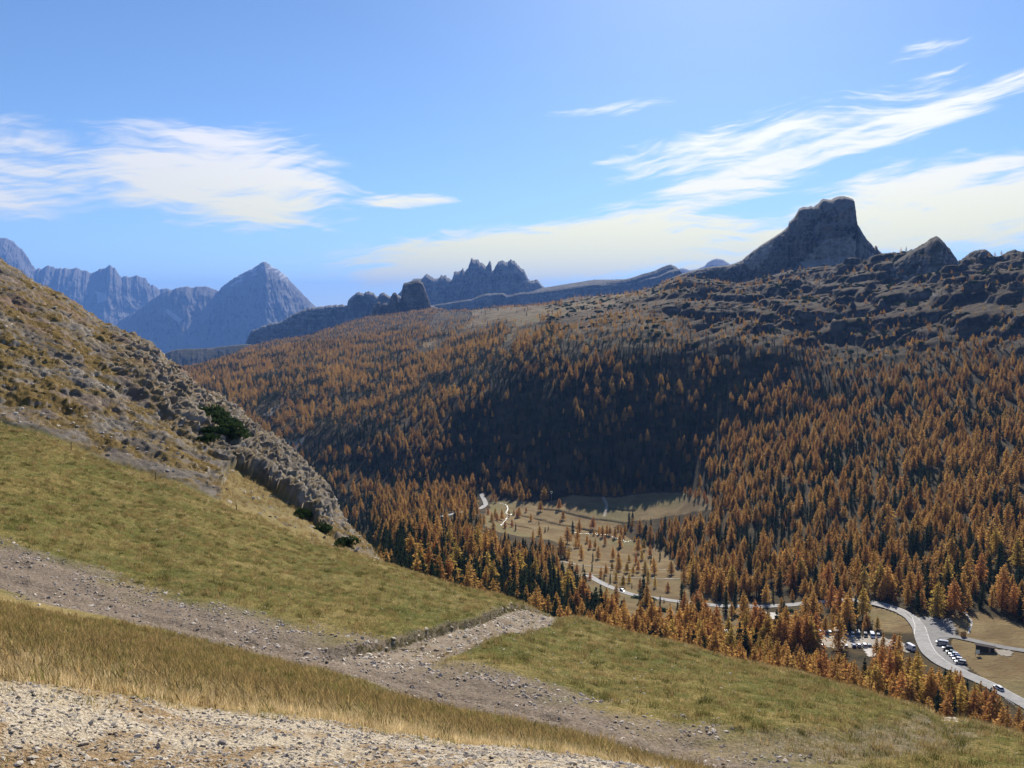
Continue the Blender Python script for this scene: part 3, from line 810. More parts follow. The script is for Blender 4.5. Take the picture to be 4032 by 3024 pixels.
me = fast_mesh('valley_ground', Pf, quads, [M['valley']], smooth=True)
wn = fbm2(fx / 25, fy / 25, 3, 0.5, 5.0) * 3
mead = in_poly(uf + wn, vf + 0.4 * wn, MEADOW) | in_poly(uf, vf, RIGHT_MEADOW) & (rr < 620) | bank_f
openland = in_poly(uf + wn, vf + wn, [(560,560),(700,575),(760,610),(760,640),(690,650),(600,625),(575,590)]) & (rr < 620)
past = in_poly(uf + wn, vf + 0.5 * wn, PASTURE) & (rr > 1200)
moor = np.clip(sstep(uf, 540, 600) * (1 - sstep(vf, 322, 345)) * (rr > 1200) + 0.0, 0, 1)
pale = np.zeros(len(fx))
dmp, _ = dist_path(fx, fy, ROADS['mp']); pale = np.maximum(pale, 0.6 * (1 - sstep(dmp, 0.8, 2.0)))
scree_l = in_poly(uf, vf, [(285,444),(296,446),(306,442),(300,453),(288,456),(283,450)]) | in_poly(uf, vf, [(262,420),(275,412),(283,404),(286,406),(272,421)])
pale = np.maximum(pale, scree_l * 0.45)
set_col(me, 'mask', np.stack([rock_f, np.clip(mead * 1.0 + openland * 0.75 + past * 0.75, 0, 1) * (1 - 0.9 * ditch_f), np.clip(moor + past, 0, 1) * (1 - 0 * moor), pale], 1))  # ditches darkened in the colour: dark bank earth plus painted channel shade
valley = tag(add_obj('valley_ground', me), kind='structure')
FAR_Z = fz.reshape(shape_f)
def ground(x, y):
    """height of the valley mesh"""
    x = np.atleast_1d(np.asarray(x, float)); y = np.atleast_1d(np.asarray(y, float))
    t = np.arctan2(x, y); r = np.hypot(x, y)
    fi = np.interp(r, rf_, np.arange(nI2)); fj = np.interp(t, thf, np.arange(nJ2))
    i = np.clip(fi.astype(int), 0, nI2 - 2); j = np.clip(fj.astype(int), 0, nJ2 - 2)
    a = fi - i; b = fj - j
    return FAR_Z[i, j]*(1-a)*(1-b) + FAR_Z[i+1, j]*a*(1-b) + FAR_Z[i, j+1]*(1-a)*b + FAR_Z[i+1, j+1]*a*b

# ------------------------------------------------------------------ mountains: a crest line swept down a rock profile
def sweep_mountain(name, crest, base_z, prof, mat, ncol, rib=(60, 20), nt=90, back=1.0, seed=0.0, mask_fn=None, crest_noise=0.0, rdef=None, dips=1.0):
    """crest: (u, v[, r]) along the skyline; prof: (forward offset, height share) from foot to crest, offset in units of local height"""
    C = np.array([list(world_at(p[0], p[1], p[2] if len(p) > 2 else rdef)) for p in crest])
    seg = np.concatenate([[0], np.cumsum(np.linalg.norm(np.diff(C, axis=0), axis=1))])
    s = np.linspace(0, seg[-1], ncol)
    C = np.stack([np.interp(s, seg, C[:, k]) for k in range(3)], 1)
    if crest_noise:
        C[:, 2] += crest_noise * (0.6 * ridged2(s / (rib[0] * 0.45), s * 0 + seed, 5, 0.62, seed) - 0.3)
    mean = C[:, :2].mean(0); out = -mean / np.linalg.norm(mean)      # the side that faces the valley
    side = np.array([-out[1], out[0]])
    prof = np.array(prof, float)
    tq = np.linspace(0, 1, nt); tp = np.linspace(0, 1, len(prof))
    off = np.interp(tq, tp, prof[:, 0]); fr = np.interp(tq, tp, prof[:, 1])
    kb = 26
    offb = -back * np.linspace(0, 1, kb)[1:] ** 1.2; frb = 1 - np.linspace(0, 1, kb)[1:]
    off = np.concatenate([off, offb]); fr = np.concatenate([fr, frb])
    hgt = C[:, 2] - base_z
    hm = blur(hgt, max(2, ncol // 40))
    O = off[None, :] * hm[:, None]
    # lateral position kept, so the ribs run down the face
    X = C[:, 0][:, None] + out[0] * O; Y = C[:, 1][:, None] + out[1] * O
    Z = base_z + hgt[:, None] * fr[None, :]
    # away from the crest the height follows the smoothed crest
    sm = 1 - fr[None, :]
    Z = base_z + (hgt[:, None] * (1 - 0.75 * sm) + hm[:, None] * 0.75 * sm) * fr[None, :]
    lat = (s[:, None] + 0 * Z)
    r0, r1 = rib
    wl = fbm2(lat / (r0 * 1.1), Z / (r0 * 1.1), 3, 0.5, seed + 2) * r0 * 0.35
    a = ridged2((lat + wl) / (r0 * 1.7), Z / (r0 * 2.4) + O / (r0 * 3), 6, 0.58, seed)
    b = ridged2((lat - wl * 0.6) / r1, Z / (r1 * 1.9), 5, 0.62, seed + 9)
    c = fbm2(lat / (r1 * 1.3), Z / (r1 * 0.55) + O / r1, 4, 0.62, seed + 4)
    fade = np.clip(np.sin(np.clip(fr, 0, 1) * math.pi) ** 0.5, 0, 1)[None, :] * 1.0
    disp = (a * rib[0] * 0.26 + b * rib[1] * 0.34 + c * rib[1] * 0.26) * fade * dips
    X += out[0] * disp; Y += out[1] * disp
    Z += c * rib[1] * 0.12 * fade
    nc, nr2 = X.shape
    V = np.stack([X, Y, Z], -1).reshape(-1, 3)
    ii = np.arange(nc * nr2).reshape(nc, nr2)
    f = np.stack([ii[:-1, :-1], ii[1:, :-1], ii[1:, 1:], ii[:-1, 1:]], -1).reshape(-1, 4)
    me = fast_mesh(name, V, f, [mat], smooth=False)
    if mask_fn is not None:
        uu, vv, _ = project(V[:, 0], V[:, 1], V[:, 2])
        set_col(me, 'mask', mask_fn(uu, vv, np.tile(fr, nc), np.tile(np.arange(nr2) < nt, nc)))
    return tag(add_obj(name, me), kind='structure')

CLIFF = [(1.7,0),(1.1,.13),(.62,.27),(.46,.36),(.40,.50),(.33,.66),(.24,.82),(.13,.95),(0,1)]
STEEP = [(1.2,0),(.7,.12),(.42,.25),(.34,.4),(.30,.6),(.24,.8),(.12,.95),(0,1)]
PYR = [(1.9,0),(1.3,.22),(.95,.40),(.66,.56),(.40,.74),(.2,.88),(0,1)]
DOME = [(1.5,0),(1.0,.25),(.7,.5),(.45,.72),(.2,.92),(0,1)]

SORAPIS = [(-60,225),(-20,232),(0,240),(6,239.5),(10,241),(14,244),(21.6,251),(25,254),(28,259),(32.4,266.5),(36,271),(45,269),(49,267.5),(52.5,268.3),(56,270.5),(62,270.3),(70,270.6),(77,269.6),(81,272),(86.4,272.6),(91,275),(95,273),(100,271),(106.5,268),(110,267),(115,270),(118,275),(122,279),(126,278),(130,279),(134,277.5),(139,277),(145,279),(148,283),(150,285),(155,288),(159,291),(163,290.5),(167,290.4),(173,291.5),(176,290),(180,290),(187,292),(205,296),(230,300),(260,310),(290,330)]
ANTELAO = [(60,345),(90,334),(118,322),(140,310),(155,298),(163,292.5),(168,290.8),(173,291.5),(176,289),(180,288.5),(187,287.3),(192,288.6),(196,287.6),(205,287.3),(211,289),(219,291),(222,287),(226,284),(231.5,280.4),(239,276),(247,272),(253,268.5),(259,265),(262,262.2),(264,261.5),(267,262.5),(270,265),(273,268.2),(278,269.6),(283,274),(288.5,279),(292,283.5),(298,289.6),(303,295),(307,299),(311,303),(316,308),(326,315),(345,326),(370,340)]
def mask_far(uu, vv, fr, front):
    n = fbm2(uu / 9, vv / 4 + uu / 11, 3, 0.55, 3.0)
    snow = (sstep(fr, 0.84, 0.97) * sstep(n, -0.12, 0.2) * (uu > 225) * (uu < 288) * (vv < 286)) * 0.42
    sc = in_poly(uu + n * 2, vv + n * 2, [(164,308),(170,310),(178,316),(184,321),(179,323),(172,318),(166,312)]) | in_poly(uu + n, vv, [(132,340),(146,347),(162,353),(160,359),(148,356),(138,350)]) | in_poly(uu + n * 2, vv, [(110,325),(116,328),(116,335),(111,333)]) | in_poly(uu + n * 3, vv + n, [(96,291),(105,293),(106,300),(98,303)])
    return np.stack([snow * front, sc * 0.55 * front, 0 * fr, 0 * fr], 1)
sweep_mountain('far_mountain', SORAPIS, -900.0, PYR, M['far'], 620, (420, 150), 120, 1.2, 3.0, mask_far, rdef=17500.0, crest_noise=50)
sweep_mountain('pyramid_mountain', ANTELAO, -1000.0, PYR, M['far'], 520, (430, 140), 120, 1.2, 8.0, mask_far, rdef=14500.0, crest_noise=22)
sweep_mountain('distant_mountain', [(672,275),(679,268.8),(683,268),(690,270),(697,269),(704.6,265.8),(708,262),(710.8,260.4),(714,259),(717,258.4),(723,259.6),(730,264),(742,272)], -300.0, PYR, M['far'], 120, (300, 110), 40, 1.0, 15.0, mask_far, rdef=13500.0)
CRODA = [(392,306),(400,293),(408,284),(414,280),(420,279),(422,280),(423.5,277.5),(427,275),(431,277.6),(434,279.6),(436,280),(439,279),(440,277.5),(441.5,275.7),(443,277),(444.6,276.5),(446.5,276.7),(447.5,279),(449,279.4),(452,280.4),(453,278),(454,272.5),(457,272.8),(460,272.5),(462,270.4),(463,269),(464,271.5),(465,272.5),(467.7,269.8),(469,266),(470.4,262.4),(471,260),(472,259),(473,260.5),(475,260.6),(477.8,259.7),(479,262),(480,263.3),(482,264),(484,265),(486,268),(488,265),(489.7,262.2),(490.6,262.6),(491.4,265),(492,272.5),(493.4,271.6),(495,268),(497,265),(498,262.6),(499.8,261.3),(503,261.8),(506,262),(508,262.8),(511,260.4),(512.6,262),(514.5,261),(516,263.6),(517,265),(520,268),(523.7,270.7),(525,273),(526,276),(528,279),(531,281.7),(533,281.6),(535.6,280.6),(537.6,281),(539,282.6),(542.5,287.2),(548,290),(560,296),(575,303)]
sweep_mountain('jagged_mountain', CRODA, -350.0, CLIFF, M['croda'], 620, (120, 40), 110, 0.8, 21.0, rdef=7600.0, crest_noise=16)
CLIFF2 = [(.9,0),(.55,.22),(.30,.36),(.24,.45),(.21,.6),(.18,.8),(.13,.95),(0,1)]
sweep_mountain('plateau_ridge', [(520,296),(541.6,288),(560,285),(576,282.5),(594,279.6),(610,279.6),(626.5,279),(634,277),(642,274),(654,271),(663.5,266.5),(671,264.8),(678,275),(690,284)], -150.0, [(2.4,0),(1.9,.5),(1.6,.84),(.8,.94),(0,1)], M['plateau'], 300, (140, 40), 60, 1.0, 31.0, rdef=6900.0)
sweep_mountain('plateau_cliff', [(395,316),(430,306),(455,302),(472,299.5),(480,296),(487.6,294),(496,293.6),(503,293.5),(507,295.5),(512,295),(520,293),(534,292),(550,290),(572.5,287),(590,284.5),(610,282),(628,279.6),(642,275),(654,271.5),(663.5,267),(668,265.6),(671,264.6),(672.8,266.5),(674,270),(676,274),(684,279),(700,286)], -200.0, CLIFF2, M['plateau'], 420, (90, 30), 80, 0.5, 37.0, rdef=6300.0, crest_noise=6)
sweep_mountain('wooded_cliff', [(236,357),(245,346),(248,339),(250,334),(253,331),(262,327),(272,324),(282,322),(291,316),(301,311),(308,309),(316,308),(328,306.5),(341,305),(347,306),(348,302),(350,299),(353,296),(356,294),(359.5,293),(362,294),(364,294.6),(366,292.6),(369,292),(372,293),(374,294),(376,297.6),(378,297),(381,294),(384,293.4),(387,295),(389,297),(391,297.5),(394,294),(400,297),(420,303),(450,312)], -260.0, CLIFF2, M['croda'], 420, (80, 28), 80, 0.6, 41.0, rdef=5600.0, crest_noise=10)
sweep_mountain('low_wooded_ridge', [(120,372),(131,362),(136,358),(142,356.6),(147,358.5),(151,356),(156,355),(160,358),(166,353.6),(172,351),(177,350),(186,349.4),(200,349),(215,348),(231,346),(247,344.6),(270,346),(300,352)], -460.0, [(2.4,0),(1.2,.45),(.5,.8),(0,1)], M['wooded'], 220, (70, 26), 40, 1.2, 51.0, rdef=5000.0, crest_noise=4)
TORRI = [(362,326),(367.5,318.5),(370,314),(373,309.5),(373.6,306),(374,304.6),(374.6,306),(375,308.4),(376.2,305),(377,302),(378.6,301.6),(380,302.4),(380.4,306.5),(382,304),(385,303),(388,303.8),(389.5,300),(391,296.4),(393,293),(395,292.4),(396.5,293),(397.4,295),(398,297),(398.8,302.4),(400,300),(401.5,296.4),(402,290),(402.6,286.3),(404,283),(407,282.4),(411,281.6),(415,280.6),(418,280.3),(420.5,281.4),(422.6,282.6),(424,286),(425.4,290),(427,294.5),(429,300),(431,306.5),(434,311),(440,317)]
sweep_mountain('rock_towers', TORRI, -80.0, [(1.1,0),(.62,.22),(.36,.38),(.30,.46),(.27,.62),(.22,.8),(.16,.94),(0,1)], M['torri'], 300, (34, 12), 90, 0.7, 61.0, rdef=4000.0)
AVERAU = [(655,288),(665,281),(683,273.5),(697,270),(711,267),(729,265.4),(742,260.6),(747,256),(752,252),(760,246),(768,241),(775,236.5),(782,232),(788,226.5),(788.6,224),(789,222),(794,218),(796.6,213.5),(799,208.7),(803,207),(807,207.4),(811,206),(813,207.4),(816,205),(819,203),(821,200.4),(823,198.6),(827,199.6),(831,200),(834,198),(837,197),(843.5,196),(848,197.4),(853,199.4),(853.6,204),(854,208.7),(855,215),(856,222.5),(860,229),(863,234),(866.6,239.5),(871,244),(872.6,246.4),(874,249),(875,246),(876,245.7),(877,249.4),(882,253.4),(890,260),(900,268)]
def mask_av(uu, vv, fr, front):
    n = fbm2(uu / 7, vv / 7, 3, 0.55, 3.0)
    sc = in_poly(uu + n * 3, vv + n * 3, [(800,262),(826,240),(850,237),(868,250),(884,262),(860,272),(810,272)]) | in_poly(uu + n * 3, vv + n * 2, [(742,262),(768,243),(776,247),(764,262),(752,270)])
    return np.stack([0 * fr, sc * 0.22 * front, 0 * fr, 0 * fr], 1)
sweep_mountain('rock_peak', AVERAU, 40.0, [(1.75,0),(1.2,.10),(.82,.22),(.60,.31),(.50,.36),(.46,.5),(.40,.66),(.31,.82),(.17,.95),(0,1)], M['averau'], 460, (40, 13), 150, 0.8, 71.0, mask_av, rdef=2500.0, crest_noise=1.2, dips=1.7)
KN = [[(876,264),(882,258),(888,254.6),(894,252.6),(899,255),(903,259),(908,266),(914,275)],
      [(862,292),(876,276),(890,265),(900,259),(907,254.5),(912,251),(916,249),(920,246),(924,244),(928,241),(931,239),(933.6,237.4),(936,237),(939,238.6),(942,241),(946,245.5),(950,250),(954,256),(958,262),(963,272),(968,284),(974,300)],
      [(954,272),(960,262),(965,257.6),(969,254),(973,252),(979,250.6),(984,250),(987.4,251),(990,253),(993,256.4),(996,262),(1000,272)],
      [(990,270),(996,262),(1000,258),(1003,255),(1005.5,253.4),(1010,251.4),(1015,250),(1019,251.4),(1024,253.4),(1034,252),(1046,256),(1060,270)],
      [(700,300),(716,292),(735,285),(760,279),(780,274),(800,270),(820,267),(838,265),(850,267),(862,270),(874,280),(884,296)],
      [(640,312),(660,306),(690,303),(720,300),(745,297),(770,299),(800,305),(820,316)],
      [(800,330),(815,318),(835,310),(860,306),(880,309),(896,318),(905,332)],
      [(930,326),(945,312),(965,303),(990,297),(1015,294),(1045,298),(1070,312)],
      [(880,318),(892,304),(905,297),(918,295),(930,300),(940,312),(946,322)]]
for i, kc in enumerate(KN):
    sweep_mountain('rock_knoll', kc, (90.0, 5.0, 70.0, 70.0, 60.0, -20.0, -30.0, 5.0, 0.0)[i], DOME, M['knoll'], 150, (34, 12), 70, 1.0, 80.0 + 7 * i, rdef=(2250.0, 1780.0, 2050.0, 2000.0, 2150.0, 1800.0, 1430.0, 1500.0, 1560.0)[i], crest_noise=2.5)
# ------------------------------------------------------------------ roads, paths and water: sheets laid on the valley ground
def asphalt_mat(name, c1, c2, scale=0.4):
    m, N, out = new_mat(name)
    pos = N.n('ShaderNodeNewGeometry').outputs['Position']
    a = N.noise(pos, scale, 5.0, 0.6); b = N.noise(pos, scale * 8, 3.0, 0.6)
    c = N.mix(N.remap(a, 0.35, 0.65), (*c1, 1), (*c2, 1))
    c = N.mix(N.remap(b, 0.55, 0.75, 0, 0.4), c, N.mix(1.0, c, (0.6, 0.6, 0.6, 1), 'MULTIPLY'))
    principled(N, out, c, 0.85, bump(N, b, 0.3, 0.05), 0.3)
    return m
M['asphalt'] = asphalt_mat('asphalt', (0.185, 0.18, 0.172), (0.25, 0.242, 0.232))
M['asphalt_apron'] = asphalt_mat('asphalt_apron', (0.115, 0.11, 0.108), (0.155, 0.148, 0.142))
M['gravel_path'] = asphalt_mat('gravel_path', (0.33, 0.29, 0.24), (0.46, 0.42, 0.36), 0.8)
M['gravel_lot'] = asphalt_mat('gravel_lot', (0.19, 0.163, 0.125), (0.265, 0.23, 0.18), 0.25)
M['white_gravel'] = asphalt_mat('white_gravel', (0.30, 0.275, 0.24), (0.42, 0.39, 0.345), 0.7)
M['line_paint'] = plain_mat('line_paint', (0.5, 0.5, 0.49), 0.7)
def water_mat():
    m, N, out = new_mat('stream_water')
    pos = N.n('ShaderNodeNewGeometry').outputs['Position']
    n = N.noise(pos, 1.6, 4.0, 0.6)
    principled(N, out, N.mix(N.remap(n, 0.40, 0.62), (0.08, 0.09, 0.09, 1), (0.40, 0.40, 0.39, 1)), 0.25, bump(N, n, 1.0, 0.4), 0.6)
    return m
M['water'] = water_mat()

def ribbon(name, path, width, mat, lift, wob=0.0, kind='structure', cross=4):
    p = np.asarray(path); d = np.gradient(p, axis=0); d /= np.linalg.norm(d, axis=1, keepdims=True) + 1e-9
    nrm = np.stack([-d[:, 1], d[:, 0]], 1)
    w = np.broadcast_to(np.asarray(width, float), (len(p),)) / 2
    if wob: w = w * (1 + wob * fbm2(p[:, 0] / 4, p[:, 1] / 4, 3, 0.6, 2.0))
    rows = []
    for k in np.linspace(-1, 1, cross):
        q = p + nrm * (w * k)[:, None]
        rows.append(np.stack([q[:, 0], q[:, 1], ground(q[:, 0], q[:, 1]) + lift], 1))
    zc = np.maximum.reduce([r[:, 2] for r in rows])
    for r in rows: r[:, 2] = 0.6 * r[:, 2] + 0.4 * zc
    V = np.stack(rows, 1).reshape(-1, 3)
    ii = np.arange(len(p) * cross).reshape(len(p), cross)
    f = np.stack([ii[:-1, :-1], ii[1:, :-1], ii[1:, 1:], ii[:-1, 1:]], -1).reshape(-1, 4)
    me = fast_mesh(name, V, f[:, ::-1], [mat], smooth=True)
    return tag(add_obj(name, me), kind=kind)
def patch(name, poly_px, mat, lift, cell=1.6, rmin=150.0):
    """a ground sheet filling a polygon of terrain points"""
    Wp = np.array([unproject(u, v, rmin)[:2] for u, v in poly_px])
    lo, hi = Wp.min(0) - 1, Wp.max(0) + 1
    xs = np.arange(lo[0], hi[0], cell); ys = np.arange(lo[1], hi[1], cell)
    X, Y = np.meshgrid(xs, ys)
    nz = fbm2(X / 5, Y / 5, 3, 0.6, 4.0) * 1.2
    ins = in_poly((X + nz).ravel(), (Y + nz).ravel(), [tuple(q) for q in Wp]).reshape(X.shape)
    Z = ground(X.ravel(), Y.ravel()).reshape(X.shape) + lift
    ii = np.arange(X.size).reshape(X.shape)
    keep = ins[:-1, :-1] & ins[1:, :-1] & ins[1:, 1:] & ins[:-1, 1:]
    f = np.stack([ii[:-1, :-1], ii[:-1, 1:], ii[1:, 1:], ii[1:, :-1]], -1)[keep]
    used = np.unique(f); remap = -np.ones(X.size, int); remap[used] = np.arange(len(used))
    V = np.stack([X.ravel(), Y.ravel(), Z.ravel()], 1)[used]
    me = fast_mesh(name, V, remap[f], [mat], smooth=True)
    return tag(add_obj(name, me), kind='structure'), Wp
lot, LOT_W = patch('car_park_ground', LOT, M['gravel_lot'], 0.16)
patch('gravel_patch', LOT_PALE, M['white_gravel'], 0.22, 1.0)
apron, APRON_W = patch('road_apron', APRON, M['asphalt_apron'], 0.12)
patch('gravel_patch', [(994,648),(1012,650),(1016,655),(1006,658),(994,654)], M['gravel_lot'], 0.16, 1.2)
patch('gravel_patch', [(758,612),(790,613),(792,618),(770,620)], M['white_gravel'], 0.14, 1.2)
ribbon('main_road', ROADS['main'], 6.0, M['asphalt'], 0.24)
ribbon('side_road', ROADS['side'], 4.0, M['asphalt_apron'], 0.20)
ribbon('valley_road', ROADS['left'], 5.0, M['asphalt'], 0.5)
ribbon('gravel_path', ROADS['pa'], 2.1, M['gravel_lot'], 0.22, 0.9)
ribbon('gravel_path', ROADS['pb'], 1.7, M['gravel_lot'], 0.22, 0.9)
ribbon('stream_water', ROADS['sa'], 1.1, M['water'], 0.25, 0.5)
ribbon('stream_water', ROADS['sb'], 0.8, M['water'], 0.25, 0.6)
ribbon('stream_water', ROADS['sc'], 2.6, M['water'], 0.3, 0.6)
mr = ROADS['main']; dmr = np.gradient(mr, axis=0); dmr /= np.linalg.norm(dmr, axis=1, keepdims=True)
nmr = np.stack([-dmr[:, 1], dmr[:, 0]], 1)
for sgn in (-2.7, 2.7):
    ribbon('road_line', mr + nmr * sgn, 0.16, M['line_paint'], 0.262, cross=2)

# ------------------------------------------------------------------ tree meshes
def card(p, a, b):
    return [p - a - b, p + a - b, p + a + b, p - a + b]
def make_conifer(seed, kind, detail):
    """vertices and faces of trunk and crown for a tree 16 m tall"""
    rg = np.random.default_rng(seed)
    H = 16.0
    lean = rg.normal(0, 0.25, 2)
    tv, tf = [], []
    ns = 7 if detail == 2 else 4
    segs = 8 if detail == 2 else 4
    tr = 0.26 if kind == 'larch' else 0.24
    for i in range(segs + 1):
        t = i / segs; r = tr * (1 - t) ** 0.85 + 0.02
        if i == 0: r *= 1.35
        for k in range(ns):
            a = 2 * math.pi * k / ns
            tv.append((lean[0] * t * t + r * math.cos(a), lean[1] * t * t + r * math.sin(a), H * t * 0.985 - (0.5 if i == 0 else 0)))
    for i in range(segs):
        for k in range(ns):
            tf.append((i * ns + k, i * ns + (k + 1) % ns, (i + 1) * ns + (k + 1) % ns, (i + 1) * ns + k))
    quads = []
    if kind == 'larch':
        z0 = H * rg.uniform(0.10, 0.20); R = H * rg.uniform(0.235, 0.325); nw = 26 if detail == 2 else 15
        nb = (6, 10) if detail == 2 else (4, 6)
    elif kind == 'sparse':
        z0 = H * 0.22; R = H * 0.20; nw = 14; nb = (3, 6)
    else:
        z0 = H * rg.uniform(0.02, 0.07); R = H * rg.uniform(0.125, 0.165); nw = 26 if detail == 2 else 15
        nb = (7, 11) if detail == 2 else (5, 7)
    asym = rg.uniform(0, 6.28)
    for w in range(nw):
        t = (w + rg.uniform(-.35, .35)) / (nw - 1); t = min(max(t, 0), 1)
        z = z0 + (H - z0) * t
        if kind == 'pine':
            prof = (1 - t) ** 0.62 * (0.55 + 0.45 * min(1, t * 5)) + 0.05
        else:
            prof = ((1 - t) ** 0.78) * (0.55 + 0.45 * min(1, t * 3.2)) * 1.12 + 0.02
        Rl = R * prof * rg.uniform(0.78, 1.15)
        n_ = rg.integers(nb[0], nb[1]) if t < 0.85 else max(3, nb[0] - 2)
        a0 = rg.uniform(0, 6.28)
        for b in range(n_):
            a = a0 + 6.2832 * b / n_ + rg.normal(0, 0.25)
            L = Rl * rg.uniform(0.65, 1.2) * (1 + 0.15 * math.cos(a - asym))
            droop = -0.10 - 0.22 * (1 - t) if kind != 'pine' else 0.10 - 0.30 * (1 - t)
            dirv = np.array([math.cos(a), math.sin(a), droop]);
            k = (max(2, int(L / 0.50)) if detail == 2 else max(1, int(L / 0.9)))
            for q in range(k):
                s = (q + rg.uniform(0.4, 1.0)) / k
                p = np.array([lean[0] * t * t, lean[1] * t * t, z]) + dirv * L * s + rg.normal(0, 0.10, 3) * (1.0 if detail == 2 else 1.6)
                p[2] += -0.12 * L * s * s
                if detail == 2: sx, sy = rg.uniform(0.24, 0.48), rg.uniform(0.15, 0.30)
                else: sx, sy = rg.uniform(0.38, 0.72), rg.uniform(0.26, 0.48)
                if kind == 'sparse': sx *= 0.7; sy *= 0.6
                if t > 0.88: sx *= 0.6
                e1 = dirv + rg.normal(0, 0.45, 3); e1 /= np.linalg.norm(e1)
                e2 = np.cross(e1, rg.normal(0, 1, 3)); e2 /= np.linalg.norm(e2) + 1e-9
                quads.append(card(p, e1 * sx, e2 * sy))
        if w > nw - 3:
            p = np.array([lean[0], lean[1], H * 0.985]); quads.append(card(p, np.array([0, 0, .5]), np.array([.14, .06, 0])))
    # branches: thin dark rods
    bv, bf = [], []
    if detail == 2:
        for b in range(34 if kind == 'sparse' else 20):
            t = rg.uniform(0.05, 0.85); z = z0 * 0.7 + (H - z0) * t; a = rg.uniform(0, 6.28); L = R * (1 - t) * (1.0 if kind == 'sparse' else 0.75)
            i0 = len(tv); d = np.array([math.cos(a), math.sin(a), -0.12]); s_ = np.array([-math.sin(a), math.cos(a), 0]) * 0.045
            c0 = np.array([lean[0] * t * t, lean[1] * t * t, z]); up = np.array([0, 0, 0.045])
            for cpt, kk in ((c0, 1.0), (c0 + d * L, 0.3)):
                for o in (s_ * kk, up * kk, -s_ * kk): tv.append(tuple(cpt + o))
            for k in range(3): tf.append((i0 + k, i0 + (k + 1) % 3, i0 + 3 + (k + 1) % 3, i0 + 3 + k))
    cv = np.array(quads).reshape(-1, 3); cf = np.arange(len(cv)).reshape(-1, 4)
    return np.array(tv), np.array(tf), cv, cf
def make_bush(seed, R=2.2, Hh=1.5, n=420):
    rg = np.random.default_rng(seed); quads = []
    cl = [(rg.normal(0, R * 0.4), rg.normal(0, R * 0.4), rg.uniform(0.5, 1.0)) for _ in range(7)]
    for i in range(n):
        c = cl[rg.integers(len(cl))]; a = rg.uniform(0, 6.28); ph = math.acos(rg.uniform(0, 1)); rr_ = R * 0.62 * c[2] * rg.uniform(0.6, 1.0)
        p = np.array([c[0] + rr_ * math.sin(ph) * math.cos(a), c[1] + rr_ * math.sin(ph) * math.sin(a), 0.05 + Hh * c[2] * math.cos(ph) * rg.uniform(0.7, 1.0)])
        e1 = np.array([rg.normal(0, .5), rg.normal(0, .5), 1.0]); e1 /= np.linalg.norm(e1); e2 = np.cross(e1, rg.normal(0, 1, 3)); e2 /= np.linalg.norm(e2)
        quads.append(card(p, e1 * rg.uniform(.18, .34), e2 * rg.uniform(.07, .14)))
    # low stems that carry the foliage
    tv, tf = [], []
    for (x, y, s) in cl:
        i0 = len(tv)
        for (bx, by, bz, w) in ((x * 0.3, y * 0.3, -0.3, .09), (x, y, Hh * s * 0.6, .03)):
            for k in range(3): tv.append((bx + w * math.cos(2.1 * k), by + w * math.sin(2.1 * k), bz))
        for k in range(3): tf.append((i0 + k, i0 + (k + 1) % 3, i0 + 3 + (k + 1) % 3, i0 + 3 + k))
    cv = np.array(quads).reshape(-1, 3)
    return np.array(tv), np.array(tf), cv, np.arange(len(cv)).reshape(-1, 4)

def tree_mesh_pair(name, geo, leaf):
    tv, tf, cv, cf = geo
    return fast_mesh(name + '_trunk', tv, tf, [M['bark']], True), fast_mesh(name + '_crown', cv, cf, [leaf])
def tree_mesh_joined(name, geo, leaf):
    tv, tf, cv, cf = geo
    v = np.concatenate([tv, cv]); f = np.concatenate([tf, cf + len(tv)])
    return fast_mesh(name, v, f, [M['bark'], leaf], fmat=np.concatenate([np.zeros(len(tf)), np.ones(len(cf))]))
LARCH_GEO = [make_conifer(100 + i, 'larch', 2) for i in range(6)]
PINE_GEO = [make_conifer(200 + i, 'pine', 2) for i in range(5)]
SPARSE_GEO = [make_conifer(300 + i, 'sparse', 2) for i in range(2)]
LARCH_LOW = [make_conifer(400 + i, 'larch', 1) for i in range(5)]
PINE_LOW = [make_conifer(500 + i, 'pine', 1) for i in range(4)]
BUSH_GEO = [make_bush(600 + i) for i in range(4)]

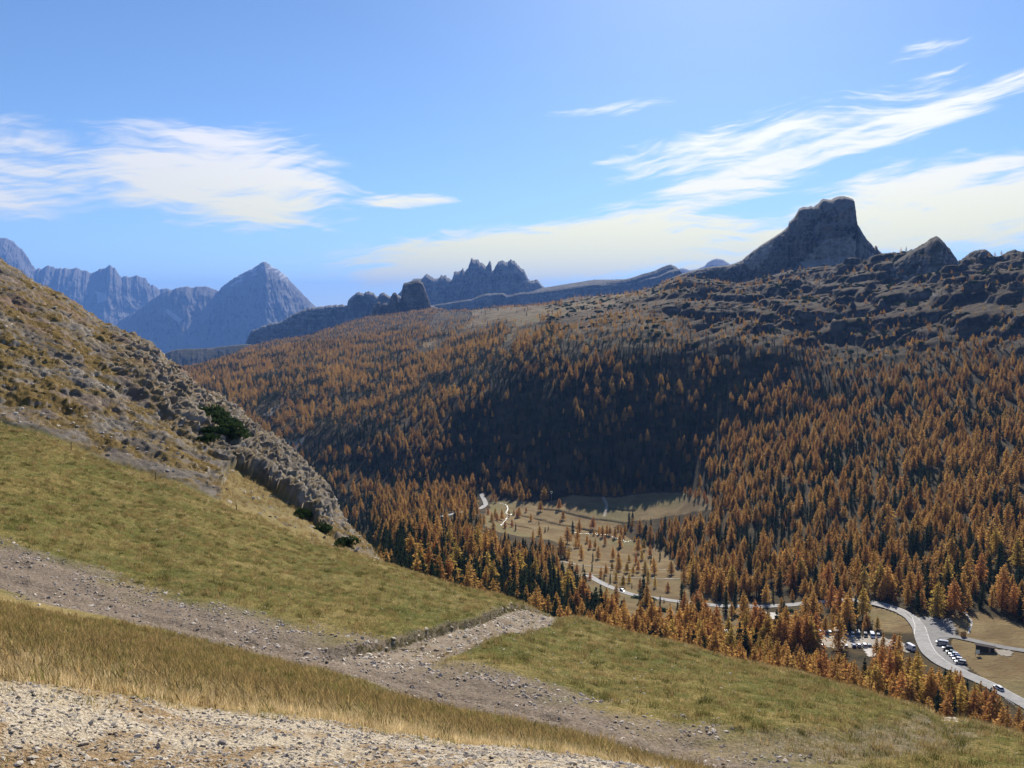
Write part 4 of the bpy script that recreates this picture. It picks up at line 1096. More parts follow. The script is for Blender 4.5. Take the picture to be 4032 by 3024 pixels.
def proto_collection(name, meshes):
    """meshes to be scattered by a stuff object; not linked to the scene"""
    c = bpy.data.collections.new(name)
    for i, m in enumerate(meshes):
        o = bpy.data.objects.new('%s_%02d' % (name, i), m); c.objects.link(o)
    return c
def scatter(name, pts, rot, scl, idx, coll, kind='stuff', label=None, cat=None):
    """ONE object that carries countless small pieces as instances on its points"""
    me = bpy.data.meshes.new(name)
    me.vertices.add(len(pts)); me.vertices.foreach_set('co', np.asarray(pts, np.float32).ravel())
    a = me.attributes.new('rot', 'FLOAT_VECTOR', 'POINT'); a.data.foreach_set('vector', np.asarray(rot, np.float32).ravel())
    scl = np.asarray(scl, np.float32)
    if scl.ndim == 1: scl = np.repeat(scl[:, None], 3, 1)
    a = me.attributes.new('scl', 'FLOAT_VECTOR', 'POINT'); a.data.foreach_set('vector', scl.ravel())
    a = me.attributes.new('idx', 'INT', 'POINT'); a.data.foreach_set('value', np.asarray(idx, np.int32))
    o = add_obj(name, me)
    ng = bpy.data.node_groups.new(name + '_scatter', 'GeometryNodeTree')
    ng.interface.new_socket('Geometry', in_out='INPUT', socket_type='NodeSocketGeometry')
    ng.interface.new_socket('Geometry', in_out='OUTPUT', socket_type='NodeSocketGeometry')
    N = ng.nodes; L = ng.links
    gi, go = N.new('NodeGroupInput'), N.new('NodeGroupOutput')
    ci = N.new('GeometryNodeCollectionInfo'); ci.inputs['Collection'].default_value = coll
    ci.inputs['Separate Children'].default_value = True; ci.inputs['Reset Children'].default_value = True
    ip = N.new('GeometryNodeInstanceOnPoints'); ip.inputs['Pick Instance'].default_value = True
    def attr(n, t):
        q = N.new('GeometryNodeInputNamedAttribute'); q.data_type = t; q.inputs['Name'].default_value = n; return q.outputs['Attribute']
    L.new(gi.outputs[0], ip.inputs['Points']); L.new(ci.outputs[0], ip.inputs['Instance'])
    L.new(attr('idx', 'INT'), ip.inputs['Instance Index'])
    L.new(attr('rot', 'FLOAT_VECTOR'), ip.inputs['Rotation']); L.new(attr('scl', 'FLOAT_VECTOR'), ip.inputs['Scale'])
    L.new(ip.outputs[0], go.inputs[0])
    md = o.modifiers.new('scatter', 'NODES'); md.node_group = ng
    return tag(o, label, cat, None, kind)

# ------------------------------------------------------------------ where the forest grows
def near_roads(x, y):
    d = np.full(x.shape, 1e9)
    for nm, hw in (('main', 4.6), ('side', 4.0), ('left', 5.5), ('pa', 3.0), ('pb', 2.6), ('sa', 3), ('sb', 3), ('sc', 4.5)):
        q = ROADS[nm][::3]
        dd, _ = dist_path(x, y, q); d = np.minimum(d, dd - hw)
    return d
DARK = [(440,405),(470,372),(505,350),(560,340),(640,342),(700,352),(745,360),(792,352),(800,385),(770,420),(735,450),(715,478),(709,496),(600,495),(545,492),(520,480),(470,470),(445,440)]
CORE = [(478,400),(500,380),(560,390),(600,430),(640,450),(690,470),(700,494),(610,494),(560,490),(500,470),(478,440)]
PINES_A = [(325,480),(368,498),(386,530),(404,548),(424,560),(424,605),(330,605)]
PINES_B = [(400,572),(440,564),(470,566),(510,568),(560,576),(604,590),(610,640),(540,640),(470,620),(410,600)]
OPEN_R = [(560,560),(650,570),(690,590),(716,602),(712,622),(690,634),(655,634),(620,628),(596,600),(575,582)]
GLADE = [(760,608),(800,610),(806,618),(765,622)]
def zone(x, y, z):
    """density, share of larch and height for a tree at each place"""
    u, v, d = project(x, y, z); r = np.hypot(x, y)
    n1 = fbm2(x / 70, y / 70, 3, 0.5, 31.0); n2 = fbm2(x / 160, y / 160, 3, 0.5, 77.0)
    dens_ = np.full(x.shape, 0.95); lf = np.full(x.shape, 0.74) + 0.35 * n1 + 0.3 * n2; h = np.full(x.shape, 12.0)
    ur, vr = u + 26 * n1 + 30 * n2, v + 9 * n1 + 14 * n2
    left = u < 440
    dens_ = np.where((r > 1300) & (u < 560), 0.92, dens_)
    lf = np.where((r > 880) & (u < 500), 0.46 + 1.1 * n1 + 0.5 * n2, lf)
    right = (u > 640) & (r > 440) & (r < 1100)
    lf = np.where(right, 0.60 + 0.8 * n1 + 0.25 * n2, lf); dens_ = np.where(right, 1.0, dens_)
    dk = in_poly(ur, vr, DARK) & (r > 880)
    lf = np.where(dk, 0.36 + 0.6 * n1, lf); dens_ = np.where(dk, 0.95, dens_)
    co = in_poly(ur, vr, CORE) & (r > 880)
    lf = np.where(co, 0.15 + 0.3 * n1, lf)
    # larches that stand lit along the foot and up two spurs of the dark slope
    # high ground: thinning out among rock and moor
    hi = (u > 560) & (r > 1000)
    line = np.interp(u, [560, 640, 720, 800, 870, 940, 1024], [334, 344, 354, 366, 368, 364, 360])
    t = np.maximum(sstep(vr, line - 62, line + 22) ** 1.5, 0.30 * sstep(n1, 0.0, 0.3) * sstep(vr, line - 85, line - 40))
    dens_ = np.where(hi, dens_ * (0.04 + 0.96 * t), dens_)
    h = np.where(r > 760, 10.8, h); h = np.where(hi, 6.5 + 6.0 * sstep(vr, line - 20, line + 50), h); h = np.where(r > 1700, 10.0, h); h = np.where(r > 2600, 8.0, h)
    ps = in_poly(ur, vr, PASTURE) & (r > 1200); dens_ = np.where(ps, 0.02, dens_)
    grove = ps & (in_poly(u, v, [(490,327),(515,322),(522,332),(505,338),(490,336)]) | in_poly(u, v, [(432,345),(470,337),(480,343),(440,352)])); dens_ = np.where(grove, 0.7, dens_)
    tw = in_poly(u, v, [(425,340),(436,316),(448,312),(468,316),(474,322),(446,338)]) & (r > 1200); dens_ = np.where(tw, 0.25, dens_)
    # the nearer stands
    nearb = r < 900
    h = np.where(nearb, 11.8, h); h = np.where(r < 560, 13.2, h)
    nl = nearb & (u < 600)
    lf = np.where(nl, 0.66 + 0.3 * n1, lf); dens_ = np.where(nl, 0.92, dens_)
    pa = in_poly(ur, vr, PINES_A) & nearb; lf = np.where(pa, 0.10, lf)
    pb = in_poly(ur, vr, PINES_B) & nearb; lf = np.where(pb, 0.22 + 0.2 * n1, lf); dens_ = np.where(pa | pb, 1.0, dens_)
    fr = (r < 440) & (u > 600); lf = np.where(fr, 0.88, lf); dens_ = np.where(fr, 0.92, dens_)
    op = in_poly(u, v, OPEN_R) & nearb; dens_ = np.where(op, 0.42, dens_); lf = np.where(op, 0.66, lf)
    md = in_poly(u, v, MEADOW) & (r > 500) & (r < 1000); dens_ = np.where(md, np.where(v > 533, 0.075, 0.004), dens_)
    nofor = (in_poly(u, v, [(p[0], p[1]) for p in LOT]) | in_poly(u, v, LOT_PALE) | in_poly(u, v, APRON) | in_poly(u, v, RIGHT_MEADOW)) & (r < 640)
    dens_ = np.where(nofor, 0.0, dens_)
    bk = in_poly(u, v, BANK) & (r < 640); dens_ = np.where(bk, 0.04, dens_)
    gl = in_poly(u, v, GLADE) & (r < 640); dens_ = np.where(gl, 0.05, dens_)
    lotfront = in_poly(u, v, [(838,650),(880,658),(884,670),(872,676),(836,668)]) & (r < 640); dens_ = np.where(lotfront, dens_ * 0.45, dens_)
    # nothing on the near slope itself
    rc_ = node_r(K_CREST, np.arctan2(x, y)); dens_ = np.where(r < np.interp(u, [560, 700, 1024], [300, 285, 246]), 0.0, dens_)
    n3 = fbm2(x / 34, y / 34, 3, 0.55, 53.0)
    dens_ *= 1 - 0.65 * sstep(n3, 0.14, 0.38) * (r > 440)
    return dens_, np.clip(lf, 0.0, 1.0), h, u, v, r
def jitter_grid(r0, r1, sp, u0=-70, u1=1094):
    R1 = r1
    xs = np.arange(-R1 * 0.72, R1 * 0.72, sp); ys = np.arange(r0 * 0.75, R1, sp)
    X, Y = np.meshgrid(xs, ys); X = X.ravel(); Y = Y.ravel()
    X = X + RNG.uniform(-.48, .48, X.size) * sp; Y = Y + RNG.uniform(-.48, .48, Y.size) * sp
    R = np.hypot(X, Y); k = (R >= r0) & (R < r1) & (np.abs(np.arctan2(X, Y)) < 0.62)
    return X[k], Y[k]
TX, TY = [], []
for r0, r1, gsp in ((240, 400, 4.2), (400, 620, 6.7), (620, 1000, 7.3), (1000, 1700, 7.8), (1700, 2600, 9.0), (2600, 3900, 11.0)):
    a, b = jitter_grid(r0, r1, gsp); TX.append(a); TY.append(b)
TX = np.concatenate(TX); TY = np.concatenate(TY)
TZ = H0(TX, TY)
dn, lf, hh, tu, tv_, tr_ = zone(TX, TY, TZ)
keep = RNG.uniform(0, 1, len(TX)) < dn
nr_ok = np.ones(len(TX), bool); s = np.nonzero(tr_ < 1000)[0]
nr_ok[s] = near_roads(TX[s], TY[s]) > RNG.uniform(0, 1.5, len(s))
# drop trees that the slopes in front hide altogether
top = (TZ + hh * 1.25) / np.maximum(tr_, 1)
vis = top > horizon_before(TX, TY)
keep &= nr_ok & vis
TX, TY, hh, lf, tu, tv_, tr_ = (q[keep] for q in (TX, TY, hh, lf, tu, tv_, tr_))
TZ = ground(TX, TY)
is_larch = RNG.uniform(0, 1, len(TX)) < lf
sz = RNG.lognormal(-0.03, 0.30, len(TX)); sz = np.clip(sz, 0.5, 1.38); young = RNG.uniform(0, 1, len(TX)) < 0.12; sz = np.where(young, sz * 0.55, sz)
th_ = hh * sz * np.where(is_larch, 1.0, 0.92)
# openings in the woods: no scattered tree may stand where the photograph looks through to meadow, road or car park
def blocks(poly, prob, rmax, grow=0.0):
    b = np.zeros(len(TX), bool)
    for fr in (0.3, 0.6, 0.88):
        a_, b_, _ = project(TX, TY, TZ + th_ * fr); b |= in_poly(a_, b_, poly)
    return b & (tr_ < rmax) & (RNG.uniform(0, 1, len(TX)) < prob)
def blocks_line(px, prob, wpx, rmax):
    Pp = np.array(px, float); b = np.zeros(len(TX), bool)
    for fr in (0.15, 0.4, 0.65, 0.9):
        a_, b_, _ = project(TX, TY, TZ + th_ * fr); dd, _s = dist_path(a_, b_, Pp); b |= dd < wpx
    return b & (tr_ < rmax) & (RNG.uniform(0, 1, len(TX)) < prob)
_, vtop, _ = project(TX, TY, TZ + th_)
TOPLINE = np.interp(tu, [340, 560, 600, 640, 690, 722, 745, 800, 830, 852, 870, 885, 905, 925, 965, 991, 1024], [470, 598, 588, 608, 618, 612, 622, 644, 650, 655, 640, 638, 648, 652, 666, 679, 704])
gone = (tr_ < 372) & (vtop < TOPLINE)
inm = in_poly(tu, tv_, MEADOW) & (tr_ > 500)
gone |= (blocks(MEADOW, 0.97, 900) & ~inm) | blocks(LOT, 0.92, 430) | blocks(LOT_PALE, 0.7, 430) | (blocks(APRON, 0.97, 430) & (vtop < TOPLINE)) | blocks(RIGHT_MEADOW, 1.0, 430)
gone |= blocks_line(MAIN_ROAD[:7], 0.80, 4.5, 560) | blocks_line(MAIN_ROAD[7:16], 0.75, 3.5, 478) | blocks_line(MAIN_ROAD[15:22], 0.95, 4.5, 430)
gone |= blocks_line(STREAM_C, 0.7, 5.0, 440) | blocks_line(PALE_PATH_A, 0.6, 2.5, 600) | blocks_line(PALE_PATH_B, 0.6, 2.5, 590) | blocks_line(LEFT_ROAD[2:], 0.9, 4.0, 860) | blocks_line(LEFT_ROAD[:3], 0.5, 3.0, 830)
gone |= blocks(PASTURE, 0.85, 4500)
gone |= blocks(BANK, 0.6, 440) | (blocks(OPEN_R, 0.3, 560) & (tr_ > 420))
TX, TY, TZ, th_, is_larch, tr_ = (q[~gone] for q in (TX, TY, TZ, th_, is_larch, tr_))
# single trees of the meadow and the roadside that the photograph shows one by one: (u, v of the foot, height in px, kind)
SOLO = [(531,521,8,'l'),(593,529,13,'l'),(590,532,5,'l'),(545,532.5,6,'p'),(539,524.5,4.5,'p'),(515.5,531,8,'p'),(512,527,9,'l'),(505,529,9,'l'),(517,518,9,'l'),(519,517,11,'l'),(509,517,7,'l'),(514,515,6,'l'),(502,520,12,'l'),(497,521,9,'l'),(495,518,11,'l'),(523,505,5.5,'p'),
        (513,500,6,'l'),(496,503,9,'l'),(629,525,14,'p'),(632.5,524,14,'p'),(599,534,9,'l'),(594,535,6,'l'),(601,532,6,'l'),(607,535,12,'l'),(610,535,10,'l'),(615,538,12,'l'),(621,536,12,'l'),(576,548,10,'l'),(579,548,9,'l'),(581,554,10,'l'),(590,549,11,'l'),(595,549,11,'l'),
        (598,559,14,'l'),(613,560,15,'l'),(620,547,14,'l'),(565,558,15,'p'),(569,558,12,'l'),(561,558,22,'l'),(638,553,17,'l'),(644,550,12,'l'),(650,556,13,'l'),(612,570,9,'l'),(620,568,9,'l'),(617,570,7,'l'),(592,571,9,'p'),(614,574,4,'p'),(601,578,12,'l'),(610,584,11,'p'),(623,587,13,'l'),(632,588,6,'p'),(640,590,13,'l'),
        (685,494,8,'l'),(690,496,9,'l'),(695,499,10,'l'),(699,497,11,'l'),(704,500,10,'l'),(680,491,5,'l'),(707,505,9,'l'),
        (570,570,11,'l'),(577,573,10,'l'),(583,571,8,'p'),(606,575,12,'l'),(627,573,12,'l'),(633,575,11,'l'),(638,572,13,'l'),(645,574,14,'l'),(629,562,9,'l'),(636,564,12,'l'),(642,560,11,'l'),(604,581,8,'p'),(616,582,12,'l'),(629,583,10,'l'),(590,580,9,'l'),(648,583,15,'l'),(655,588,13,'l'),(541,541,9,'l'),(533,537,8,'l'),(571,540,7,'l'),(587,543,9,'l'),(605,545,11,'l'),(618,531,8,'l'),(625,533,10,'l'),(560,524,5,'l'),(526,512,6,'l'),(488,515,9,'l'),(492,522,10,'l'),
        (866,628,16,'l'),(877,630,14,'l'),(857,637,12,'p'),(849,634,15,'p'),(843,628,14,'l'),(833,630,17,'l'),(825,632,18,'l'),(815,632,16,'p'),(668,592,11,'l'),(660,604,9,'p'),(664,603,5,'p'),(670,606,4,'p'),(640,602,14,'p'),(647,606,17,'l'),(700,600,13,'l'),(693,602,10,'l'),
        (882,664,32,'l'),(898,668,36,'l'),(893,660,28,'l'),(876,656,20,'l'),(950,694,28,'s'),(955,690,22,'l'),(838,665,26,'s'),(873,668,24,'s'),(900,690,30,'l'),(920,676,20,'l'),(910,702,26,'l'),(966,700,22,'p'),(905,706,20,'p'),(798,648,20,'p'),(783,660,13,'p'),(800,676,14,'p')]
sx_, sy_, sz_, sh_, sk_ = [], [], [], [], []
for (u, v, hp, k) in SOLO:
    w = unproject(u, v, 150.0); dep = w[1] * cp - w[2] * sp
    sx_.append(w[0]); sy_.append(w[1]); sh_.append(hp * dep / F_PX); sk_.append(k)
nsolo = len(SOLO)
sx_, sy_, sh_ = np.array(sx_), np.array(sy_), np.array(sh_)
# keep the scattered trees off the single ones
ok = np.ones(len(TX), bool)
for a, b in zip(sx_, sy_): ok &= np.hypot(TX - a, TY - b) > 3.2
TX, TY, TZ, th_, is_larch, tr_ = (q[ok] for q in (TX, TY, TZ, th_, is_larch, tr_))
AX = np.concatenate([sx_, TX]); AY = np.concatenate([sy_, TY]); AZ = ground(AX, AY)
AH = np.concatenate([sh_, th_]); AL = np.concatenate([np.array([k != 'p' for k in sk_]), is_larch]); AS = np.concatenate([np.array([k == 's' for k in sk_]), np.zeros(len(TX), bool)])
SOLO_M = np.concatenate([np.ones(nsolo, bool), np.zeros(len(TX), bool)])
AR = np.hypot(AX, AY)
au, av, ad = project(AX, AY, AZ); tu2, tv2, _ = project(AX, AY, AZ + AH)
hz = horizon_before(AX, AY)
seen_h = np.clip(((AZ + AH) / AR - np.maximum(hz, AZ / AR)), 0, None) * F_PX      # px of the tree above whatever slope is in front
inframe = (au > 4) & (au < 1020) & (tv2 < 764)
score = np.where(inframe, seen_h, 0) * np.where(SOLO_M, 3.0, 1.0)
fam = {}
order = np.argsort(-score)
ind_l = [i for i in order if AL[i] and score[i] > 5][:296]
ind_p = [i for i in order if not AL[i] and score[i] > 5][:296]
ind = set(ind_l) | set(ind_p)
rest = np.array([i for i in range(len(AX)) if i not in ind])

# ---- individuals
larch_pairs = [tree_mesh_pair('larch', g, M['larch_orange']) for g in LARCH_GEO]
sparse_pairs = [tree_mesh_pair('larch', g, M['larch_rust']) for g in SPARSE_GEO]
pine_pairs = [tree_mesh_pair('pine', g, M['pine_needles']) for g in PINE_GEO]
def place_name(u, v, r):
    if in_poly([u], [v], MEADOW)[0] and 500 < r < 1000:
        return 'tan meadow, left end' if u < 535 else ('tan meadow, far right corner' if u > 670 else 'tan meadow')
    if r > 620 and u > 640: return 'forest right of the meadow'
    if r > 620: return 'forest left of the meadow'
    if u < 410: return 'stand at the spur foot'
    if r < 640 and u < 600: return 'stand behind the grassy crest'
    if in_poly([u], [v], OPEN_R)[0]: return 'open ground beside the road'
    if u < 735 and r < 470: return 'stand below the winding road'
    if u < 820 and r < 470: return 'stand left of the car park'
    if 810 < u < 925 and v < 640: return 'bank above the car park'
    if 820 <= u < 925 and r < 470: return 'stand before the car park'
    if r < 440: return 'stand at the right edge'
    if u > 920: return 'forest edge above the apron'
    return 'forest beyond the winding road'
def size_name(h):
    return 'tall' if h > 15.5 else ('small' if h < 10.5 else 'medium')
def place_tree(i, larch):
    rg = random.Random(int(i) * 7 + 1)
    if AS[i]: pair, tone, mat = sparse_pairs[i % 2], 'sparse brown', M['larch_rust']
    elif larch:
        pair = larch_pairs[rg.randrange(len(larch_pairs))]
        tone, mat = rg.choice([('orange', M['larch_orange']), ('orange', M['larch_orange']), ('rusty', M['larch_rust']), ('golden', M['larch_gold'])])
    else: pair, tone, mat = pine_pairs[rg.randrange(len(pine_pairs))], 'dark', M['pine_needles']
    s = AH[i] / 16.0; wd = s * rg.uniform(0.88, 1.2)
    nm = 'larch_tree' if larch else 'pine_tree'
    e = empty(nm, (AX[i], AY[i], AZ[i] - 0.1), rg.uniform(0, 6.28))
    e.scale = (wd, wd, s)
    k = add_obj('trunk', pair[0], e)
    c = add_obj('crown', pair[1], e)
    c.material_slots[0].link = 'OBJECT'; c.material_slots[0].material = mat
    where = place_name(au[i], av[i], AR[i])
    tag(e, None, 'tree', ('larches of the ' if larch else 'pines of the ') + where)
    LAB.append((e, '%s %s %s' % (size_name(AH[i]), tone, 'larch' if larch else 'pine'), where, au[i], av[i]))
    return e
IND = []; LAB = []
for i in ind_l: IND.append((place_tree(i, True), i))
for i in ind_p: IND.append((place_tree(i, False), i))
uniq_labels(LAB)
# ---- the rest of the forest, larches and pines each as one mass
larch_protos = proto_collection('larch_kind', [tree_mesh_joined('larch_kind', g, M['larch_mixed']) for g in LARCH_GEO + LARCH_LOW])
pine_protos = proto_collection('pine_kind', [tree_mesh_joined('pine_kind', g, M['pine_needles']) for g in PINE_GEO + PINE_LOW])
for nm, sel, coll, nh, nlow, lb in (('larch_forest', AL[rest], larch_protos, 6, 5, 'orange larch forest covering the valley sides'), ('pine_forest', ~AL[rest], pine_protos, 5, 4, 'dark green pine forest mixed among the larches')):
    q = rest[sel]
    hi_ = AR[q] < 1150
    ix = np.where(hi_, RNG.integers(0, nh, len(q)), nh + RNG.integers(0, nlow, len(q)))
    s = AH[q] / 16.0; wd = s * RNG.uniform(0.85, 1.2, len(q)) * np.where(hi_, 1.0, 1.08)
    rot = np.stack([RNG.normal(0, .02, len(q)), RNG.normal(0, .02, len(q)), RNG.uniform(0, 6.28, len(q))], 1)
    scatter(nm, np.stack([AX[q], AY[q], AZ[q] - 0.15], 1), rot, np.stack([wd, wd, s], 1), ix, coll, label=lb, cat='forest')
print('trees', len(AX), 'larch', AL.sum(), 'visible', (score > 5).sum())

# ---- mountain pine bushes
bush_pairs = [tree_mesh_pair('mugo', g, M['mugo_needles']) for g in BUSH_GEO]
BUSH = [(210,413,1.25,'dark mountain pine mat at the upper left of the thicket on the rocky spur'),(216,418,1.3,'dark mountain pine mat along the skyline edge of the spur thicket'),(222,425,1.45,'biggest dark green mountain pine mat in the middle of the spur thicket'),(229,431,1.3,'dark mountain pine mat in the right half of the spur thicket'),(235,437,1.1,'dark mountain pine mat at the lower right end of the spur thicket'),(214,432,1.1,'dark mountain pine mat below the middle of the spur thicket'),(207,441,.9,'small mountain pine bush on the rock left below the spur thicket'),
        (302,516,.9,'dark green mountain pine bush on the lower rocks of the spur'),(334,536,1.2,'dark green mountain pine bush at the foot of the spur'),(322,530,.8,'low mountain pine bush beside the ochre turf of the spur'),(345,544,.9,'low dark bush on the last rocks of the spur')]
def rock_point(u, v):
    uu, vv, dd = project(NEAR_P[:, 0], NEAR_P[:, 1], NEAR_P[:, 2])
    d2 = (uu - u) ** 2 + (vv - v) ** 2 + np.where(dd < 5, 1e9, 0) + np.where(W_ROCK > 0.3, 0, 50)
    near = np.nonzero(d2 < d2.min() + 1.5)[0]
    return NEAR_P[near[np.argmin(dd[near])]]
def place_bush(loc, s, label, group):
    rg = random.Random(int(loc[0] * 13 + loc[1] * 7)); pr = bush_pairs[rg.randrange(4)]
    e = empty('mountain_pine_bush', tuple(loc), rg.uniform(0, 6.28)); e.scale = (s * rg.uniform(.9, 1.25), s * rg.uniform(.9, 1.2), s * rg.uniform(.6, .95))
    add_obj('stem', pr[0], e); add_obj('crown', pr[1], e)
    return tag(e, label, 'bush', group)
for u, v, s, lb in BUSH: place_bush(rock_point(u, v), s, lb, 'mountain pine bushes on the spur')
VB = [(676,622),(690,625),(664,612),(655,612),(688,634),(700,628),(672,632),(812,625),(806,620),(820,626),(717,637),(722,642),(728,646),(790,612),(705,613),(636,598),(642,606),(650,600),(741,618),(480,590),(420,572),(440,580),(392,558),(376,548),(366,541),(358,534),(410,566),(455,588),(500,594),(470,586)]
BLAB = []
for u, v in VB:
    w = unproject(u, v, 150.0); w[2] = ground(w[0], w[1])[0]
    if u < 520: lb = 'dark green mountain pine thicket behind the grassy crest under the larches'
    elif u < 770: lb = 'dark green mountain pine bush on the open ground below the winding road'
    else: lb = 'dark green mountain pine bush on the bank above the car park'
    eb = place_bush(w, random.Random(int(u * v)).uniform(1.0, 2.1), lb, 'mountain pine bushes in the valley')
    BLAB.append((eb, 'mountain pine bush', 'stand behind the grassy crest' if u < 520 else ('open ground below the road' if u < 770 else 'bank above the car park'), u, v))
uniq_labels(BLAB)
# low dark scrub on the high moor and the rocks
sx = RNG.uniform(-60, 1090, 30000); 
ga, gb = jitter_grid(1150, 2500, 13.0)
gz = H0(ga, gb); gu, gv, _ = project(ga, gb, gz)
gk = (gu > 545) & (gv < 372) & (fbm2(ga / 60, gb / 60, 3, 0.5, 91.0) > 0.12) & ((gz + 3) / np.hypot(ga, gb) > horizon_before(ga, gb)) & (RNG.uniform(0, 1, len(ga)) < 0.7)
ga, gb = ga[gk], gb[gk]; gz = ground(ga, gb)
bush_protos = proto_collection('scrub_kind', [tree_mesh_joined('scrub_kind', g, M['mugo_needles']) for g in BUSH_GEO])
scatter('mountain_scrub', np.stack([ga, gb, gz - 0.2], 1), np.stack([0 * ga, 0 * ga, RNG.uniform(0, 6.28, len(ga))], 1), RNG.uniform(1.0, 2.6, len(ga)), RNG.integers(0, 4, len(ga)), bush_protos, label='low dark green scrub scattered over the high moor', cat='scrub')

# ------------------------------------------------------------------ grass
def make_tuft(seed, n, h0, h1, spread, w, bend):
    rg = np.random.default_rng(seed); v, f = [], []
    for i in range(n):
        a = rg.uniform(0, 6.28); r = spread * math.sqrt(rg.uniform(0, 1)); p = np.array([r * math.cos(a), r * math.sin(a), -0.02])
        h = rg.uniform(h0, h1); d = rg.uniform(0, 6.28); bx = np.array([math.cos(d), math.sin(d), 0]) * bend * h * rg.uniform(.3, 1.2)
        s = np.array([-math.sin(d + rg.normal(0, .8)), math.cos(d), 0]) * w
        i0 = len(v)
        v += [p - s, p + s, p + bx * .35 + np.array([0, 0, h * .6]) - s * .7, p + bx * .35 + np.array([0, 0, h * .6]) + s * .7, p + bx + np.array([0, 0, h])]
        f += [(i0, i0 + 1, i0 + 3, i0 + 2), (i0 + 2, i0 + 3, i0 + 4, i0 + 4)]
    return np.array(v), f
def tuft_mesh(nm, seed, n, h0, h1, sp_, w, bend, mat):
    v, f = make_tuft(seed, n, h0, h1, sp_, w, bend)
    me = bpy.data.meshes.new(nm); me.from_pydata([tuple(q) for q in v], [], [tuple(dict.fromkeys(q)) for q in f]); me.materials.append(mat); me.update()
    return me
# 0-2 short turf, 3-5 tall straw, 6-7 ochre tufts
gm = [tuft_mesh('grass_kind', 10 + i, 22, .05, .15, .20, .006, .6, M['grass_blade']) for i in range(3)] + \
     [tuft_mesh('grass_kind', 20 + i, 26, .08, .235, .17, .0032, .6, M['straw']) for i in range(3)] + \
     [tuft_mesh('grass_kind', 30 + i, 34, .10, .30, .22, .006, .7, M['tuft']) for i in range(2)] + \
     [tuft_mesh('grass_kind', 40 + i, 40, .06, .20, .24, .007, .7, M['green_tuft']) for i in range(2)]
grass_protos = proto_collection('grass_kind', gm)
def sector(n, r0, r1, t0=-0.62, t1=0.60):
    r = np.sqrt(RNG.uniform(r0 * r0, r1 * r1, n)); t = RNG.uniform(t0, t1, n)
    return np.sin(t) * r, np.cos(t) * r, t, r
def wmask(arr, x, y):
    t = np.arctan2(x, y); r = np.hypot(x, y)
    i = np.clip(np.interp(r, rn_, np.arange(nI)).astype(int), 0, nI - 1); j = np.clip(np.interp(t, thn, np.arange(nJ)).astype(int), 0, nJ - 1)
    return arr.reshape(nI, nJ)[i, j]
G = []
def add_grass(n, r0, r1, w_fn, idx_fn, s0, s1):
    x, y, t, r = sector(n, r0, r1)
    rgv, r1v, r2v, rcv = (node_r(k, t) for k in (K_GRAVEL, K_TRN, K_TRF, K_CREST))
    p = w_fn(x, y, r, rgv, r1v, r2v, rcv) * (1 - 0.93 * wmask(W_TRACK, x, y)) * (1 - wmask(W_GRAVEL, x, y) * 0.97) * (1 - wmask(W_BRANCH, x, y) * 0.9)
    p = p * (1 - wmask(W_ROCK, x, y))
    k = RNG.uniform(0, 1, n) < p
    x, y, r = x[k], y[k], r[k]; z = near_ground(x, y)
    i = idx_fn(x, y, r)
    G.append((np.stack([x, y, z], 1), RNG.uniform(0, 6.28, len(x)), RNG.uniform(s0, s1, len(x)), i))
# tall straw fringe along the edge of the gravel
add_grass(26000, 11, 26, lambda x, y, r, g, a, b, c: (sstep(r, g - 0.6, g + 0.6) * (0.12 + 0.88 * (1 - sstep(r + 3 * fbm2(x / 3, y / 3, 2), g + 2.5, g + 8)))), lambda x, y, r: RNG.integers(3, 6, len(x)), 0.65, 1.15)
add_grass(30000, 12, 46, lambda x, y, r, g, a, b, c: sstep(r, g - 0.3, g + 1.5) * (1 - sstep(r, a - 2, a + 1)), lambda x, y, r: np.where(RNG.uniform(0, 1, len(x)) < 0.18, 6 + RNG.integers(0, 2, len(x)), RNG.integers(0, 3, len(x))), 0.8, 1.7)
add_grass(9000, 14, 50, lambda x, y, r, g, a, b, c: sstep(r, g, g + 2) * (1 - sstep(r, a - 2, a + 1)) * 0.5, lambda x, y, r: RNG.integers(3, 6, len(x)), 0.5, 0.9)
# turf of the slope beyond the track
add_grass(95000, 28, 132, lambda x, y, r, g, a, b, c: sstep(r, b - 1, b + 3) * (1 - sstep(r, c + 0.5, c + 3)) * (0.55 + 0.8 * np.clip(fbm2(x / 2.6, y / 2.6, 3), -.5, .5)), lambda x, y, r: np.where(RNG.uniform(0, 1, len(x)) < 0.13, 6 + RNG.integers(0, 2, len(x)), RNG.integers(0, 3, len(x))), 0.9, 2.0)
add_grass(26000, 28, 130, lambda x, y, r, g, a, b, c: sstep(r, b - 1, b + 3) * (1 - sstep(r, c - 0.5, c + 1)) * sstep(fbm2(x / 1.7, y / 1.7, 4, 0.6, 21.0), 0.05, 0.4), lambda x, y, r: 8 + RNG.integers(0, 2, len(x)), 0.8, 1.8)
add_grass(1600, 13, 46, lambda x, y, r, g, a, b, c: sstep(r, g + 1, g + 3) * (1 - sstep(r, a - 2, a + 1)) * sstep(fbm2(x / 2.2, y / 2.2, 4, 0.6, 23.0), 0.05, 0.35), lambda x, y, r: 8 + RNG.integers(0, 2, len(x)), 0.8, 1.7)
